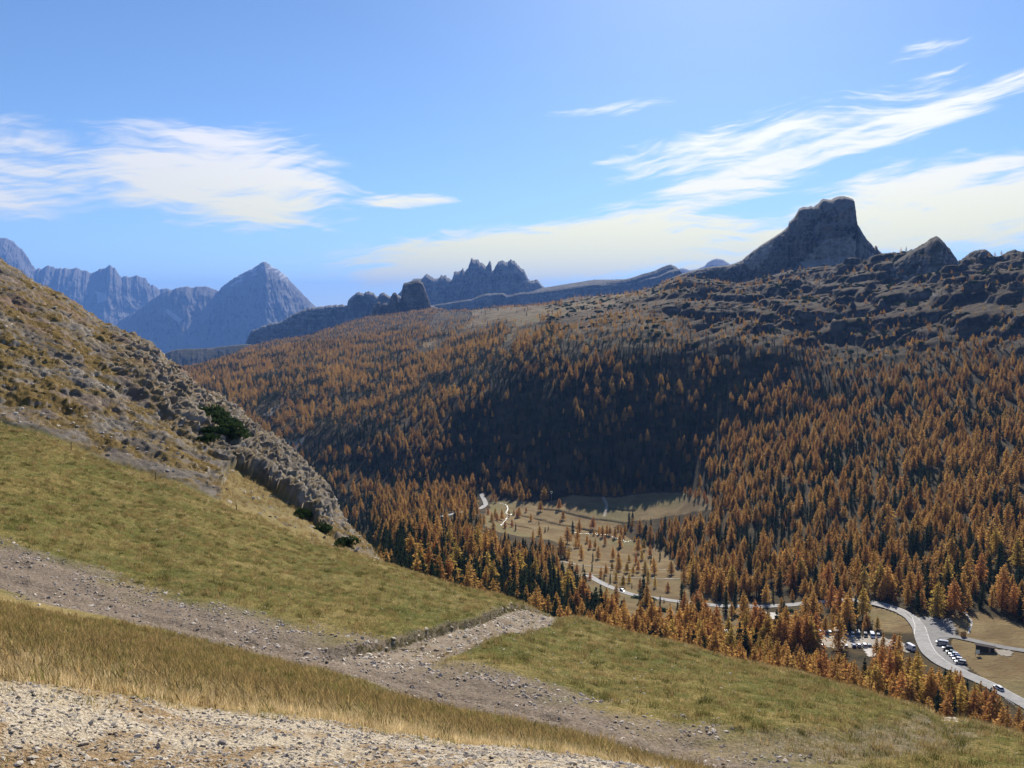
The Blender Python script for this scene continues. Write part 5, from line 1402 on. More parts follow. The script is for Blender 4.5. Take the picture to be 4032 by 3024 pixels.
# taller grass along the crest
add_grass(60000, 50, 136, lambda x, y, r, g, a, b, c: np.exp(-((r - c + 1.0) / 1.8) ** 2), lambda x, y, r: np.where(RNG.uniform(0, 1, len(x)) < 0.5, 6 + RNG.integers(0, 2, len(x)), RNG.integers(3, 6, len(x))), 0.9, 1.7)
x, y, t, r = sector(9000, 9, 15); z = near_ground(x, y); gq = node_r(K_GRAVEL, t); k = RNG.uniform(0, 1, len(x)) < 0.5 * np.exp(-((r - gq + 0.2) / 0.9) ** 2) * sstep(fbm2(x / 1.2, y / 1.2, 3, 0.5, 5.0), -0.1, 0.3)
G.append((np.stack([x, y, z], 1)[k], RNG.uniform(0, 6.28, k.sum()), RNG.uniform(0.4, 0.9, k.sum()), np.where(RNG.uniform(0, 1, k.sum()) < .5, RNG.integers(0, 3, k.sum()), RNG.integers(3, 6, k.sum()))))
# dark overhanging turf along the upper bank of the branch path
db = np.gradient(BRANCH, axis=0); db /= np.linalg.norm(db, axis=1, keepdims=True) + 1e-9
nb_ = np.stack([-db[:, 1], db[:, 0]], 1); kk = RNG.integers(4, len(BRANCH) - 4, 1100)
q_ = BRANCH[kk] + nb_[kk] * RNG.uniform(1.85, 2.25, 1100)[:, None] + db[kk] * RNG.uniform(-.5, .5, 1100)[:, None]
G.append((np.stack([q_[:, 0], q_[:, 1], near_ground(q_[:, 0], q_[:, 1])], 1), RNG.uniform(0, 6.28, 1100), RNG.uniform(0.35, 0.8, 1100), np.where(RNG.uniform(0, 1, 1100) < .6, 8 + RNG.integers(0, 2, 1100), RNG.integers(0, 3, 1100))))
# a few tufts on gravel, track and branch
x, y, t, r = sector(2600, 7, 60); z = near_ground(x, y); k = RNG.uniform(0, 1, len(x)) < 0.35 * sstep(fbm2(x / 2.5, y / 2.5, 3, 0.5, 55.0), 0.05, 0.4)
G.append((np.stack([x, y, z], 1)[k], RNG.uniform(0, 6.28, k.sum()), RNG.uniform(0.5, 1.0, k.sum()), RNG.integers(0, 3, k.sum())))
# ochre tufts on the ledges of the spur
cand = np.nonzero((W_ROCK > 0.4) & (np.abs(np.arctan2(NEAR_P[:, 0], NEAR_P[:, 1])) < 0.6) & (np.hypot(NEAR_P[:, 0], NEAR_P[:, 1]) < 236))[0]
cz = NEAR_P[cand]
tw_ = np.clip(0.12 + 1.6 * fbm2(cz[:, 0] / 6, cz[:, 2] / 6 + cz[:, 1] / 9, 3, 0.5, 66.0) + 0.9 * in_poly(*project(cz[:, 0], cz[:, 1], cz[:, 2])[:2], [(231,468),(262,487),(301,517),(320,531),(345,548),(316,545),(262,517),(222,505),(218,489)]), 0, 1)
cand = cand[RNG.uniform(0, 1, len(cand)) < tw_ * 0.10]
G.append((NEAR_P[cand], RNG.uniform(0, 6.28, len(cand)), RNG.uniform(1.2, 2.6, len(cand)), 6 + RNG.integers(0, 2, len(cand))))
gp = np.concatenate([g[0] for g in G]); grz = np.concatenate([g[1] for g in G]); gs = np.concatenate([g[2] for g in G]); gi = np.concatenate([g[3] for g in G])
scatter('grass', gp, np.stack([0.12 + 0 * grz, 0.25 + 0 * grz, grz], 1) * np.array([RNG.uniform(.4, 1.2), 1, 1]), gs, gi, grass_protos, label='short olive turf and tall straw grass on the near slope', cat='grass')
print('grass', len(gp))

# ------------------------------------------------------------------ stones
def make_stone(seed, flat=0.6, sub=2):
    bm = bmesh.new(); bmesh.ops.create_icosphere(bm, subdivisions=sub, radius=1.0)
    rg = np.random.default_rng(seed)
    planes = [(v / np.linalg.norm(v), rg.uniform(0.5, 0.85)) for v in rg.normal(0, 1, (9, 3))]
    ax = rg.uniform(0.7, 1.25, 2)
    for v in bm.verts:
        p = np.array(v.co)
        for n_, d in planes:
            e = p @ n_ - d
            if e > 0: p = p - n_ * e
        p = p * np.array([ax[0], ax[1], flat]) + rg.normal(0, 0.015, 3)
        v.co = p
    me = bpy.data.meshes.new('stone'); bm.to_mesh(me); bm.free()
    return me
small = [make_stone(700 + i, RNG.uniform(.28, .5), 1) for i in range(6)]
for k_, mm in enumerate(small): mm.materials.append(M['limestone'] if k_ < 5 else M['grey_stone'])
tr_st = [make_stone(720 + i, RNG.uniform(.32, .55), 1) for i in range(4)]
for mm in tr_st: mm.materials.append(M['track_stone'])
pebble_protos = proto_collection('pebble_kind', small + tr_st)
S = []
def add_stones(n, r0, r1, p_fn, s_lo, s_hi, i0, i1, pw=2.5, t0=-.62, t1=.6):
    x, y, t, r = sector(n, r0, r1, t0, t1)
    k = RNG.uniform(0, 1, n) < p_fn(x, y, r); x, y = x[k], y[k]; z = near_ground(x, y)
    s = s_lo + (s_hi - s_lo) * RNG.uniform(0, 1, len(x)) ** pw
    S.append((np.stack([x, y, z + s * 0.06], 1), s, RNG.integers(i0, i1, len(x))))
add_stones(60000, 5.0, 16, lambda x, y, r: wmask(W_GRAVEL, x, y) * 0.9, 0.006, 0.05, 0, 6, 4.2)
add_stones(85000, 26, 66, lambda x, y, r: wmask(W_TRACK, x, y) * (0.15 + 0.9 * sstep(fbm2(x / 4, y / 4, 2), -.2, .3)) * (0.35 + 0.75 * sstep((r - node_r(K_TRN, np.arctan2(x, y))) / 12.0, 0.3, 0.6)), 0.022, 0.17, 6, 10, 4.2)
add_stones(30000, 40, 95, lambda x, y, r: wmask(W_BRANCH, x, y), 0.04, 0.24, 0, 4, 2.5)
add_stones(16000, 34, 120, lambda x, y, r: (1 - wmask(W_ROCK, x, y)) * (0.16 + 0.75 * np.exp(-((np.arctan2(x, y) - 0.10) / 0.16) ** 2) * (r < 80)), 0.02, 0.11, 0, 4, 2.0)
cand = np.nonzero((W_ROCK > 0.6) & (np.hypot(NEAR_P[:, 0], NEAR_P[:, 1]) < 225))[0]
cand = RNG.choice(cand, 3000, replace=False); sc_ = 0.10 + 0.42 * RNG.uniform(0, 1, len(cand)) ** 3.5
S.append((NEAR_P[cand], sc_, np.where(RNG.uniform(0, 1, len(cand)) < .6, RNG.integers(4, 6, len(cand)), RNG.integers(6, 10, len(cand)))))
pp = np.concatenate([s[0] for s in S]); ps_ = np.concatenate([s[1] for s in S]); pi_ = np.concatenate([s[2] for s in S])
scatter('gravel', pp, np.stack([RNG.normal(0, .4, len(pp)), RNG.normal(0, .4, len(pp)), RNG.uniform(0, 6.28, len(pp))], 1), ps_, pi_, pebble_protos, label='loose limestone gravel and stones on track and slope', cat='gravel')
print('pebbles', len(pp))
# the bigger stones, one by one
big = [make_stone(740 + i, RNG.uniform(.42, .65), 2) for i in range(8)]
def stone(name, loc, s, mat, label, group, rg):
    me = big[rg.randrange(8)]
    o = bpy.data.objects.new(name, me); COL.objects.link(o)
    if not me.materials: me.materials.append(M['limestone'])
    o.material_slots[0].link = 'OBJECT'; o.material_slots[0].material = mat
    o.location = (loc[0], loc[1], loc[2] + s * 0.10); o.scale = (s, s * rg.uniform(.7, 1), s * rg.uniform(.75, 1.1))
    o.rotation_euler = (rg.uniform(-.4, .4), rg.uniform(-.4, .4), rg.uniform(0, 6.28))
    LAST[0] = o
    return tag(o, label, 'stone', group)
def near_pt(u, v):
    w = unproject(u, v); w[2] = near_ground(np.array([w[0]]), np.array([w[1]]))[0]; return w
rgs = random.Random(3); LAST = [None]; SLAB = []
SPECIAL = [(83,746,10.5,'limestone','big angular pale stone half sunk in the front left of the gravel'),(130,729,8,'limestone','rounded pale boulder stone in the middle of the gravel'),(101,722,7.5,'limestone','flat pale stone slab above the rounded pale one in the gravel'),
           (222,744,7.5,'grey_stone','flat purplish grey stone lying in the gravel'),(200,741,5,'grey_stone','small dark grey stone left of the flat purplish one'),(283,724,7,'grey_stone','dark grey stone at the upper edge of the gravel'),
           (70,654,5,'grey_stone','dark flat stone in the straw grass'),(103,665,4.5,'limestone','pale stone in the straw grass above the gravel'),(39,606,4.5,'limestone','pair of white stones at the grass edge below the track'),(92,602,5,'limestone','white oblong stone on the dirt track'),(107,607,4,'limestone','white round stone on the lower edge of the track'),(49,594,5,'grey_stone','round dark stone on the left part of the track'),
           (33,758,9,'limestone','pale stone at the lower left edge of the picture'),(18,764,9,'limestone','pale block in the heap of stones at the lower left corner'),(170,766,7,'limestone','pale stone at the bottom edge of the gravel'),(278,752,6,'limestone','light stone in the right part of the gravel'),(138,739,7,'limestone','brown edged stone right below the rounded pale boulder'),
           (464,632,5,'grey_stone','dark boulder lying in the branch path'),(497,619,4.5,'limestone','white slab in the upper branch path'),(540,685,4.5,'limestone','white stone at the upper edge of the lower track')]
for u, v, px, m_, lb in SPECIAL:
    w = near_pt(u, v); dep = w[1] * cp - w[2] * sp
    stone('stone', w, 0.62 * px * dep / F_PX, M[m_], lb, None, rgs)
n = 0
while n < 120:
    u, v = rgs.uniform(0, 470), rgs.uniform(690, 768)
    w = near_pt(u, v)
    if wmask(W_GRAVEL, np.array([w[0]]), np.array([w[1]]))[0] < 0.8: continue
    dep = w[1] * cp - w[2] * sp; s = 0.5 * rgs.uniform(2.4, 5.0) * dep / F_PX
    g = rgs.random() < 0.14
    stone('stone', w, s, M['grey_stone' if g else 'limestone'], '-', ('grey' if g else 'pale') + ' stones in the foreground gravel', rgs); n += 1
    SLAB.append((LAST[0], ('large ' if s > 0.055 else 'small ') + ('grey' if g else 'pale') + ' stone', 'foreground gravel', u, v))
n = 0
while n < 70:
    u, v = rgs.uniform(0, 760), rgs.uniform(540, 760)
    w = near_pt(u, v)
    if wmask(W_TRACK, np.array([w[0]]), np.array([w[1]]))[0] < 0.6: continue
    dep = w[1] * cp - w[2] * sp
    g = rgs.random() < 0.4
    stone('stone', w, 0.5 * rgs.uniform(1.8, 3.8) * dep / F_PX, M['grey_stone' if g else 'limestone'], '-', ('dark' if g else 'pale') + ' stones on the dirt track', rgs); n += 1
    SLAB.append((LAST[0], ('large ' if LAST[0].scale[0] > 0.085 else 'small ') + ('dark' if g else 'pale') + ' stone', 'diagonal dirt track', u, v))
uniq_labels(SLAB)
# ------------------------------------------------------------------ vehicles
def paint(name, col, rough=0.25, metal=0.0):
    m, N, out = new_mat(name)
    pos = N.n('ShaderNodeTexCoord').outputs['Object']
    n = N.noise(pos, 2.0, 3.0)
    k = N.remap(n, 0.3, 0.7, 0.94, 1.04)
    p = principled(N, out, N.mix(1.0, (*col, 1), N.comb(k, k, k), 'MULTIPLY'), rough, None, 0.5, metal)
    p.inputs['Coat Weight'].default_value = 0.5
    return m
PAINT = {k: paint('paint_' + k, c) for k, c in dict(white=(.78, .78, .77), silver=(.45, .46, .47), grey=(.16, .165, .17), black=(.018, .018, .02), blue=(.03, .06, .2), red=(.35, .02, .04), green=(.10, .16, .13)).items()}
M['glass'] = paint('car_glass', (.02, .025, .03), 0.06)
M['tyre'] = plain_mat('tyre', (.02, .02, .02), 0.8)
M['rim'] = plain_mat('rim', (.5, .5, .52), 0.35, 0.5, 0.8)
M['lamp'] = plain_mat('lamp_glass', (.7, .7, .68), 0.1, 0.6)
M['tail'] = plain_mat('tail_glass', (.35, .02, .02), 0.2, 0.5)
def loft(secs):
    """secs: (x, half width low, half width high, z low, z high); rounded six-sided rings joined along the length"""
    bm = bmesh.new(); rings = []
    for x, w0, w1, z0, z1 in secs:
        zm = z0 + (z1 - z0) * .55
        pts = [(-w0 * .94, z0), (-w0, z0 + (z1 - z0) * .18), (-(w0 + w1) / 2, zm), (-w1, z1 - (z1 - z0) * .08), (-w1 * .88, z1), (w1 * .88, z1), (w1, z1 - (z1 - z0) * .08), ((w0 + w1) / 2, zm), (w0, z0 + (z1 - z0) * .18), (w0 * .94, z0)]
        rings.append([bm.verts.new((x, y, z)) for y, z in pts])
    for a, b in zip(rings[:-1], rings[1:]):
        for k in range(len(a)): bm.faces.new((a[k], a[(k + 1) % len(a)], b[(k + 1) % len(a)], b[k]))
    bm.faces.new(rings[0]); bm.faces.new(rings[-1][::-1])
    bmesh.ops.recalc_face_normals(bm, faces=bm.faces)
    return bm
def bm_mesh(name, bm, mat):
    me = bpy.data.meshes.new(name); bm.to_mesh(me); bm.free(); me.materials.append(mat); return me
def box_bm(bm, x0, x1, y0, y1, z0, z1):
    v = [bm.verts.new((x, y, z)) for z in (z0, z1) for y in (y0, y1) for x in (x0, x1)]
    for f in ((0, 2, 3, 1), (4, 5, 7, 6), (0, 1, 5, 4), (2, 6, 7, 3), (0, 4, 6, 2), (1, 3, 7, 5)): bm.faces.new([v[i] for i in f])
def boxes(name, lst, mat):
    bm = bmesh.new()
    for b in lst: box_bm(bm, *b)
    return bm_mesh(name, bm, mat)
def wheel_bm(x, y, r, w):
    bm = bmesh.new()
    bmesh.ops.create_cone(bm, cap_ends=True, segments=14, radius1=r, radius2=r, depth=w, matrix=Matrix.Translation((x, y, r)) @ Matrix.Rotation(math.pi / 2, 4, 'X'))
    return bm
CARS = {}
def car_meshes(kind):
    if kind in CARS: return CARS[kind]
    body = PAINT['white']; parts = []
    if kind in ('car', 'suv', 'wagon'):
        s = dict(car=(2.05, .86, .74, 1.42), suv=(2.2, .92, .90, 1.72), wagon=(2.25, .88, .76, 1.48))[kind]
        L, Wd, zb, zt = s; zc = .24
        lo = [(-L, Wd * .78, Wd * .72, zc + .15, zb * .88), (-L + .12, Wd * .95, Wd * .90, zc, zb), (-L * .5, Wd, Wd * .95, zc - .02, zb + .03), (0, Wd, Wd * .95, zc - .02, zb + .04), (L * .42, Wd, Wd * .94, zc - .02, zb + .02), (L * .8, Wd * .96, Wd * .86, zc, zb - .06), (L - .06, Wd * .86, Wd * .76, zc + .06, zb - .16), (L, Wd * .7, Wd * .62, zc + .14, zb - .24)]
        parts.append(('body', bm_mesh('body', loft(lo), body)))
        tail = -L + (.10 if kind != 'car' else .22)
        gh = [(tail, Wd * .86, Wd * .80, zb - .06, zb + .02), (tail + .38, Wd * .90, Wd * .74, zb - .03, zt - .05), (-.1, Wd * .92, Wd * .76, zb, zt - .02), (.35, Wd * .92, Wd * .74, zb, zt - .06), (L * .46, Wd * .90, Wd * .82, zb - .02, zb + .06)]
        parts.append(('window', bm_mesh('window', loft(gh), M['glass'])))
        rf = [(tail + .32, Wd * .70, Wd * .66, zt - .10, zt - .02), (-.2, Wd * .75, Wd * .70, zt - .05, zt + .015), (.42, Wd * .72, Wd * .68, zt - .10, zt - .03)]
        parts.append(('roof', bm_mesh('roof', loft(rf), body)))
        wb, wy, wr = L * .63, Wd - .10, .33 if kind != 'suv' else .38
        lamps = (L - .12, Wd * .62, zb - .22, -L + .0, Wd * .66, zb - .12)
    elif kind in ('van', 'minibus'):
        L, Wd, zt = (2.7, 1.0, 2.5) if kind == 'van' else (2.5, .98, 2.0); zb = 1.05; zc = .28
        lo = [(-L, Wd * .92, Wd * .80, zc, zt - .06), (-L + .15, Wd, Wd * .86, zc - .02, zt), (0, Wd, Wd * .88, zc - .02, zt + .03), (L * .42, Wd, Wd * .86, zc - .02, zt - .02), (L * .72, Wd * .98, Wd * .86, zc, zb + .12), (L * .93, Wd * .92, Wd * .82, zc, zb - .02), (L, Wd * .8, Wd * .7, zc + .12, zb - .2)]
        parts.append(('body', bm_mesh('body', loft(lo), body)))
        gl = [(L * .40, Wd * .93, Wd * .84, zb + .28, zt - .1), (L * .735, Wd * .93, Wd * .84, zb + .10, zb + .22)]
        parts.append(('windscreen', bm_mesh('windscreen', loft([(x + .05, a, b, c, d) for x, a, b, c, d in gl]), M['glass'])))
        n_w = 3 if kind == 'minibus' else 1
        for sgn in (-1, 1):
            lst = [(L * .05 - k * 1.1, L * .05 - k * 1.1 + .95, sgn * Wd * .955 - .04, sgn * Wd * .955 + .04, zb + .25, zt - .25) for k in range(n_w)]
            parts.append(('side_window', boxes('side_window', lst, M['glass'])))
        parts.append(('rear_window', boxes('rear_window', [(-L - .02, -L + .04, -Wd * .7, Wd * .7, zb + .3, zt - .3)], M['glass'])))
        wb, wy, wr = L * .62, Wd - .10, .36; lamps = (L - .10, Wd * .64, zb - .28, -L - .0, Wd * .75, zb)
    else:   # camper: box body over a cab
        parts.append(('box', bm_mesh('box', loft([(-3.2, 1.12, 1.08, .75, 3.05), (-3.1, 1.15, 1.12, .70, 3.12), (1.2, 1.15, 1.12, .70, 3.12), (1.35, 1.12, 1.08, 1.9, 3.05), (2.0, 1.05, .95, 2.1, 2.85)]), body)))
        parts.append(('cab', bm_mesh('cab', loft([(1.2, .98, .90, .35, 2.0), (1.9, .98, .86, .32, 1.95), (2.45, .96, .84, .35, 1.25), (2.95, .9, .8, .4, 1.1), (3.05, .75, .7, .5, .95)]), body)))
        parts.append(('windscreen', bm_mesh('windscreen', loft([(1.95, .90, .82, 1.35, 1.86), (2.48, .90, .80, 1.22, 1.32)]), M['glass'])))
        parts.append(('chassis', boxes('chassis', [(-3.1, 1.3, -1.0, 1.0, .42, .70)], M['tyre'])))
        wb, wy, wr = 2.0, .92, .38; lamps = (2.98, .62, .78, -3.22, .9, .95)
    for sx in (1, -1):
        for sy in (1, -1): parts.append(('wheel', bm_mesh('wheel', wheel_bm(sx * wb, sy * wy, wr, .24), M['tyre'])))
    lx, ly, lz, tx, ty, tz = lamps
    for sy in (1, -1):
        parts.append(('headlight', boxes('headlight', [(lx - .08, lx + .05, sy * ly - .16, sy * ly + .16, lz - .07, lz + .09)], M['lamp'])))
        parts.append(('tail_light', boxes('tail_light', [(tx - .03, tx + .10, sy * ty - .10, sy * ty + .10, tz - .14, tz + .12)], M['tail'])))
    CARS[kind] = parts
    return parts
def vehicle(kind, name, col, u, v, heading, label, cat, group, lift=0.24):
    w = unproject(u, v, 150.0); z = ground(w[0], w[1])[0] + lift
    e = empty(name, (w[0], w[1], z), heading)
    wheels = []
    for pn, me in car_meshes(kind):
        o = add_obj(pn, me, e)
        if me.materials[0] == PAINT['white'] and col != 'white':
            o.material_slots[0].link = 'OBJECT'; o.material_slots[0].material = PAINT[col]
        if pn == 'wheel': wheels.append(o)
    x, y = w[0], w[1]
    return tag(e, label, cat, group)
def bearing_heading(u, v, off=0.0):
    """a car that points straight away from the lower edge of the car park"""
    return math.pi / 2 - float(ray_te(u, v)[0]) + math.radians(off)
UP = [(820.0,633.6,'car','white','white car at the left end of the upper car park row'),(825.1,634.2,'car','red','dark red car, second from the left in the upper car park row'),(830.1,634.8,'wagon','silver','silver estate car left of the tall camper in the upper row'),
      (836.2,636.4,'camper','white','tall white box camper in the upper car park row'),(842.6,635.6,'car','white','white car right beside the tall camper in the upper row'),(848.2,636.0,'car','grey','grey car in the middle of the upper car park row'),(852.6,636.2,'wagon','silver','silver estate car left of the dark van in the upper row'),
      (858.0,636.8,'van','grey','tall dark grey van in the upper car park row'),(865.6,636.9,'suv','black','black off-road car beside the white minibus in the upper row'),(872.4,637.2,'minibus','white','white minibus at the right of the upper car park row'),(878.4,637.0,'car','grey','grey car half hidden by larches at the right end of the upper row')]
LOWR = [(817.6,645.0,'car','white','white car half hidden by larches at the left of the lower row'),(823.0,646.8,'car','white','white car behind larch tips, second of the lower car park row'),(839.2,647.6,'minibus','white','white minibus standing alone in the lower car park row'),(846.0,647.6,'car','silver','silver car behind a larch in the middle of the lower row'),
        (853.8,647.0,'car','blue','dark blue car in the lower car park row'),(858.8,646.8,'car','silver','silver car right of the dark blue one in the lower row'),(864.4,647.0,'suv','white','white off-road car in the lower car park row'),(869.2,646.6,'car','grey','grey car at the right end of the lower car park row')]
kn = {'camper': 'camper_truck', 'van': 'parked_van', 'minibus': 'minibus'}
kc_ = {'camper': 'camper', 'van': 'van', 'minibus': 'minibus'}
for lst, offs, grp in ((UP, 188, 'vehicles in the upper car park row'), (LOWR, 12, 'vehicles in the lower car park row')):
    for u, v, k, c, lb in lst:
        vehicle(k, kn.get(k, 'parked_car'), c, u, v, bearing_heading(u, v, offs + random.uniform(-4, 4)), lb, kc_.get(k, 'car'), grp, 0.16)
QU = [(941.8,644.6,'minibus','silver','silver minibus at the far end of the queue beside the asphalt apron'),(947.6,650.0,'suv','black','black off-road car second in the queue beside the asphalt apron'),(951.0,653.6,'car','green','pale green car behind the black off-road car in the queue'),(953.8,655.9,'car','white','white car in the middle of the queue beside the apron'),
      (956.0,658.2,'car','blue','dark blue car near the end of the queue beside the apron'),(957.8,660.8,'car','white','white car last but one in the queue beside the apron'),(960.6,663.6,'wagon','silver','silver estate car at the near end of the queue beside the apron')]
for u, v, k, c, lb in QU:
    vehicle(k, kn.get(k, 'parked_car'), c, u, v, math.radians(-24 + 180 + random.uniform(-4, 4)), lb, kc_.get(k, 'car'), 'cars parked beside the asphalt apron')
def road_heading(u, v):
    w = unproject(u, v, 150.0); d = np.hypot(mr[:, 0] - w[0], mr[:, 1] - w[1]); k = int(np.argmin(d)); return math.atan2(dmr[k, 1], dmr[k, 0])
vehicle('wagon', 'driving_car', 'white', 998.3, 689.6, road_heading(998, 689) + math.pi, 'white car driving up the road at the right edge of the picture', 'car', None, 0.28)
vehicle('suv', 'driving_car', 'black', 622.4, 592.0, road_heading(622, 592), 'black car with pale roof on the winding road between the larches', 'car', None, 0.28)
vehicle('car', 'driving_car', 'black', 482.5, 505.5, math.radians(100), 'dark car on the far stretch of road left of the meadow', 'car', None, 0.55)
vehicle('van', 'parked_van', 'white', 909.6, 649.5, bearing_heading(909, 649, 40), 'white van beside the road behind the larch tips left of the road bend', 'van', None, 0.2)

# ------------------------------------------------------------------ bridge, rails, hut, signs, posts
M['wood'] = plain_mat('weathered_wood', (.20, .155, .11), 0.9, 0.1, 0.0, 0.3, 6.0)
M['dark_wood'] = plain_mat('dark_wood', (.045, .036, .03), 0.9, 0.1, 0.0, 0.25, 4.0)
M['steel'] = plain_mat('galvanised_steel', (.33, .34, .35), 0.5, 0.4, 0.6)
M['concrete'] = plain_mat('concrete', (.36, .34, .31), 0.9, 0.1, 0.0, 0.2, 1.5)
M['sheet_roof'] = plain_mat('sheet_roof', (.42, .41, .37), 0.6, 0.3)
M['orange_wood'] = plain_mat('orange_wood', (.46, .24, .08), 0.8, 0.1)
M['sign_white'] = plain_mat('sign_board', (.72, .76, .72), 0.5, 0.3)
M['sign_green'] = plain_mat('sign_frame', (.10, .22, .14), 0.6, 0.2)
def rail_mesh(p0, p1, n, h, bars, post, mat, z_fn):
    """posts and bars of a railing between two ground points, in world coordinates"""
    bm_p, bm_b = bmesh.new(), bmesh.new()
    p0, p1 = np.array(p0[:2]), np.array(p1[:2]); d = p1 - p0; L = np.linalg.norm(d); ang = math.atan2(d[1], d[0])
    for k in range(n + 1):
        q = p0 + d * k / n; z = z_fn(q[0], q[1])
        b = bmesh.new(); box_bm(b, -post, post, -post, post, -0.3, h); b.transform(Matrix.Translation((q[0], q[1], z)) @ Matrix.Rotation(ang, 4, 'Z'))
        me = bpy.data.meshes.new('t'); b.to_mesh(me); b.free(); bm_p.from_mesh(me); bpy.data.meshes.remove(me)
    for k in range(n):
        a, c = p0 + d * k / n, p0 + d * (k + 1) / n; za, zc = z_fn(*a), z_fn(*c)
        for hb, t in bars:
            b = bmesh.new(); box_bm(b, 0, L / n, -.05, .05, -t, t); b.transform(Matrix.Translation((a[0], a[1], za + hb)) @ Matrix.Rotation(ang, 4, 'Z') @ Matrix.Rotation(-math.atan2(zc - za, L / n), 4, 'Y'))
            me = bpy.data.meshes.new('t'); b.to_mesh(me); b.free(); bm_b.from_mesh(me); bpy.data.meshes.remove(me)
    return bm_mesh('post', bm_p, mat), bm_mesh('bar', bm_b, mat)
gz1 = lambda x, y: float(ground(x, y)[0]) + 0.24
sel = [k for k in range(len(mr)) if 748.5 < project(mr[k, 0], mr[k, 1], gz1(*mr[k]))[0] < 769.5]
k0, k1 = sel[0], sel[-1]
e = empty('road_bridge', (float(mr[(k0 + k1) // 2][0]), float(mr[(k0 + k1) // 2][1]), gz1(*mr[(k0 + k1) // 2])))
for sgn in (-1, 1):
    a, c = mr[k0] + nmr[k0] * 3.55 * sgn, mr[k1] + nmr[k1] * 3.55 * sgn
    pm, bmm = rail_mesh(a, c, 6, 1.15, ((.55, .09), (1.05, .10)), .11, M['wood'], gz1)
    rl = add_obj('railing', pm, e); rl.location = -e.location
    b = add_obj('bar', bmm, rl)
    bm = bmesh.new(); dd = c - a; L = float(np.linalg.norm(dd)); box_bm(bm, 0, L, -.25, .25, -1.8, .06); bm.transform(Matrix.Translation((a[0], a[1], gz1(*a))) @ Matrix.Rotation(math.atan2(dd[1], dd[0]), 4, 'Z'))
    kb_ = add_obj('side_beam', bm_mesh('side_beam', bm, M['concrete']), e); kb_.location = -e.location
tag(e, 'small road bridge with two wooden railings over the stream', 'bridge')
def guard(pts, label, h=.8):
    P0 = [unproject(u, v, 150.0) for u, v in pts]
    e = empty('guard_rail', (P0[0][0], P0[0][1], gz1(P0[0][0], P0[0][1])))
    for a, c in zip(P0[:-1], P0[1:]):
        n = max(2, int(np.linalg.norm(c[:2] - a[:2]) / 2.5))
        pm, bmm = rail_mesh(a, c, n, h, ((h - .12, .16),), .07, M['steel'], gz1)
        for nm, q in (('post', pm), ('rail', bmm)):
            o = add_obj(nm, q, e); o.location = -e.location
    tag(e, label, 'guard rail')
guard([(1004.5, 701.0), (1009.5, 704.4), (1014, 707.5)], 'short steel guard rail on the near side of the road at the right edge')
guard([(906, 613.5), (912, 619), (915, 627), (914.5, 636)], 'low guard rail along the inside of the road bend', .6)
# mountain hut on the far ridge
w = unproject(495.5, 310.5, 800.0); zg = float(ground(w[0], w[1])[0])
hz_rot = -float(math.atan2(w[0], w[1]))
e = empty('mountain_hut', (w[0], w[1], zg), hz_rot)
add_obj('wall', boxes('wall', [(-13, 15, -7, 7, -8, 5.2), (-16, -13, -6, 6, -8, 2.0)], M['dark_wood']), e)
add_obj('roof', boxes('roof', [(-15, 20, -9.5, 9.5, 8.2, 9.6)], M['sheet_roof']), e)
add_obj('upper_floor', boxes('upper_floor', [(-11, 15, -6.5, 6.5, 5.2, 8.2)], M['wood']), e)
add_obj('terrace', boxes('terrace', [(-24, 17, -14, -7, -1.0, .3), (-24, -16, -7, 6, -1.0, .3)], M['concrete']), e)
add_obj('window', boxes('window', [(-6, 6, -9.8, -6.6, 3.0, 6.6)], M['sign_white']), e)  # pane painted white to stand in for the glare on the glass
add_obj('railing', boxes('railing', [(-24, -23.6, -14, 6, .3, 2.2), (-24, -14, -14, -13.6, .3, 2.2)], M['sheet_roof']), e)
tag(e, 'mountain hut with flat pale roof on the far ridge right of the rock towers', 'mountain hut')
hp = path_world([(499, 310.3), (510, 309.8), (520, 309.2), (530, 308.8)], 800.0, 20.0)
ribbon('hut_road', hp, 11.0, M['gravel_path'], 1.2)
# dark shed and information board on the right meadow
w = unproject(985.0, 651.0, 150.0); zg = gz1(w[0], w[1])
e = empty('low_shed', (w[0], w[1], zg), math.radians(-32))
add_obj('wall', boxes('wall', [(-3.4, 3.4, -1.2, 1.2, -.6, 2.0)], M['dark_wood']), e)
add_obj('roof', boxes('roof', [(-3.7, 3.7, -1.45, 1.45, 2.0, 2.16)], M['dark_wood']), e)
add_obj('door', boxes('door', [(1.2, 2.1, -1.26, -1.18, 0, 1.8)], M['wood']), e)
tag(e, 'low dark shed below the side road on the right meadow', 'shed')
w = unproject(977.4, 656.0, 150.0); zg = gz1(w[0], w[1])
e = empty('information_board', (w[0], w[1], zg), math.radians(-10))
for sx in (-.8, .8): add_obj('post', boxes('post', [(sx - .06, sx + .06, -.06, .06, -.4, 2.4)], M['wood']), e)
add_obj('board', boxes('board', [(-.75, .75, -.05, .05, .7, 2.2)], M['sign_white']), e)
add_obj('frame', boxes('frame', [(-.85, .85, -.07, .07, .58, .7), (-.85, .85, -.07, .07, 2.2, 2.34)], M['sign_green']), e)
tag(e, 'white and green information board beside the low dark shed', 'sign')
w = unproject(963.2, 637.2, 150.0); zg = gz1(w[0], w[1])
e = empty('wooden_kiosk', (w[0], w[1], zg), math.radians(20))
add_obj('wall', boxes('wall', [(-.85, .85, -.7, .7, -.2, 1.7)], M['orange_wood']), e)
bm = bmesh.new(); rv = [bm.verts.new(q) for q in ((-1, -.95, 1.65), (1, -.95, 1.65), (1, .95, 1.65), (-1, .95, 1.65), (-1, 0, 2.3), (1, 0, 2.3))]
for f in ((0, 1, 5, 4), (2, 3, 4, 5), (0, 4, 3), (1, 2, 5), (3, 2, 1, 0)): bm.faces.new([rv[i] for i in f])
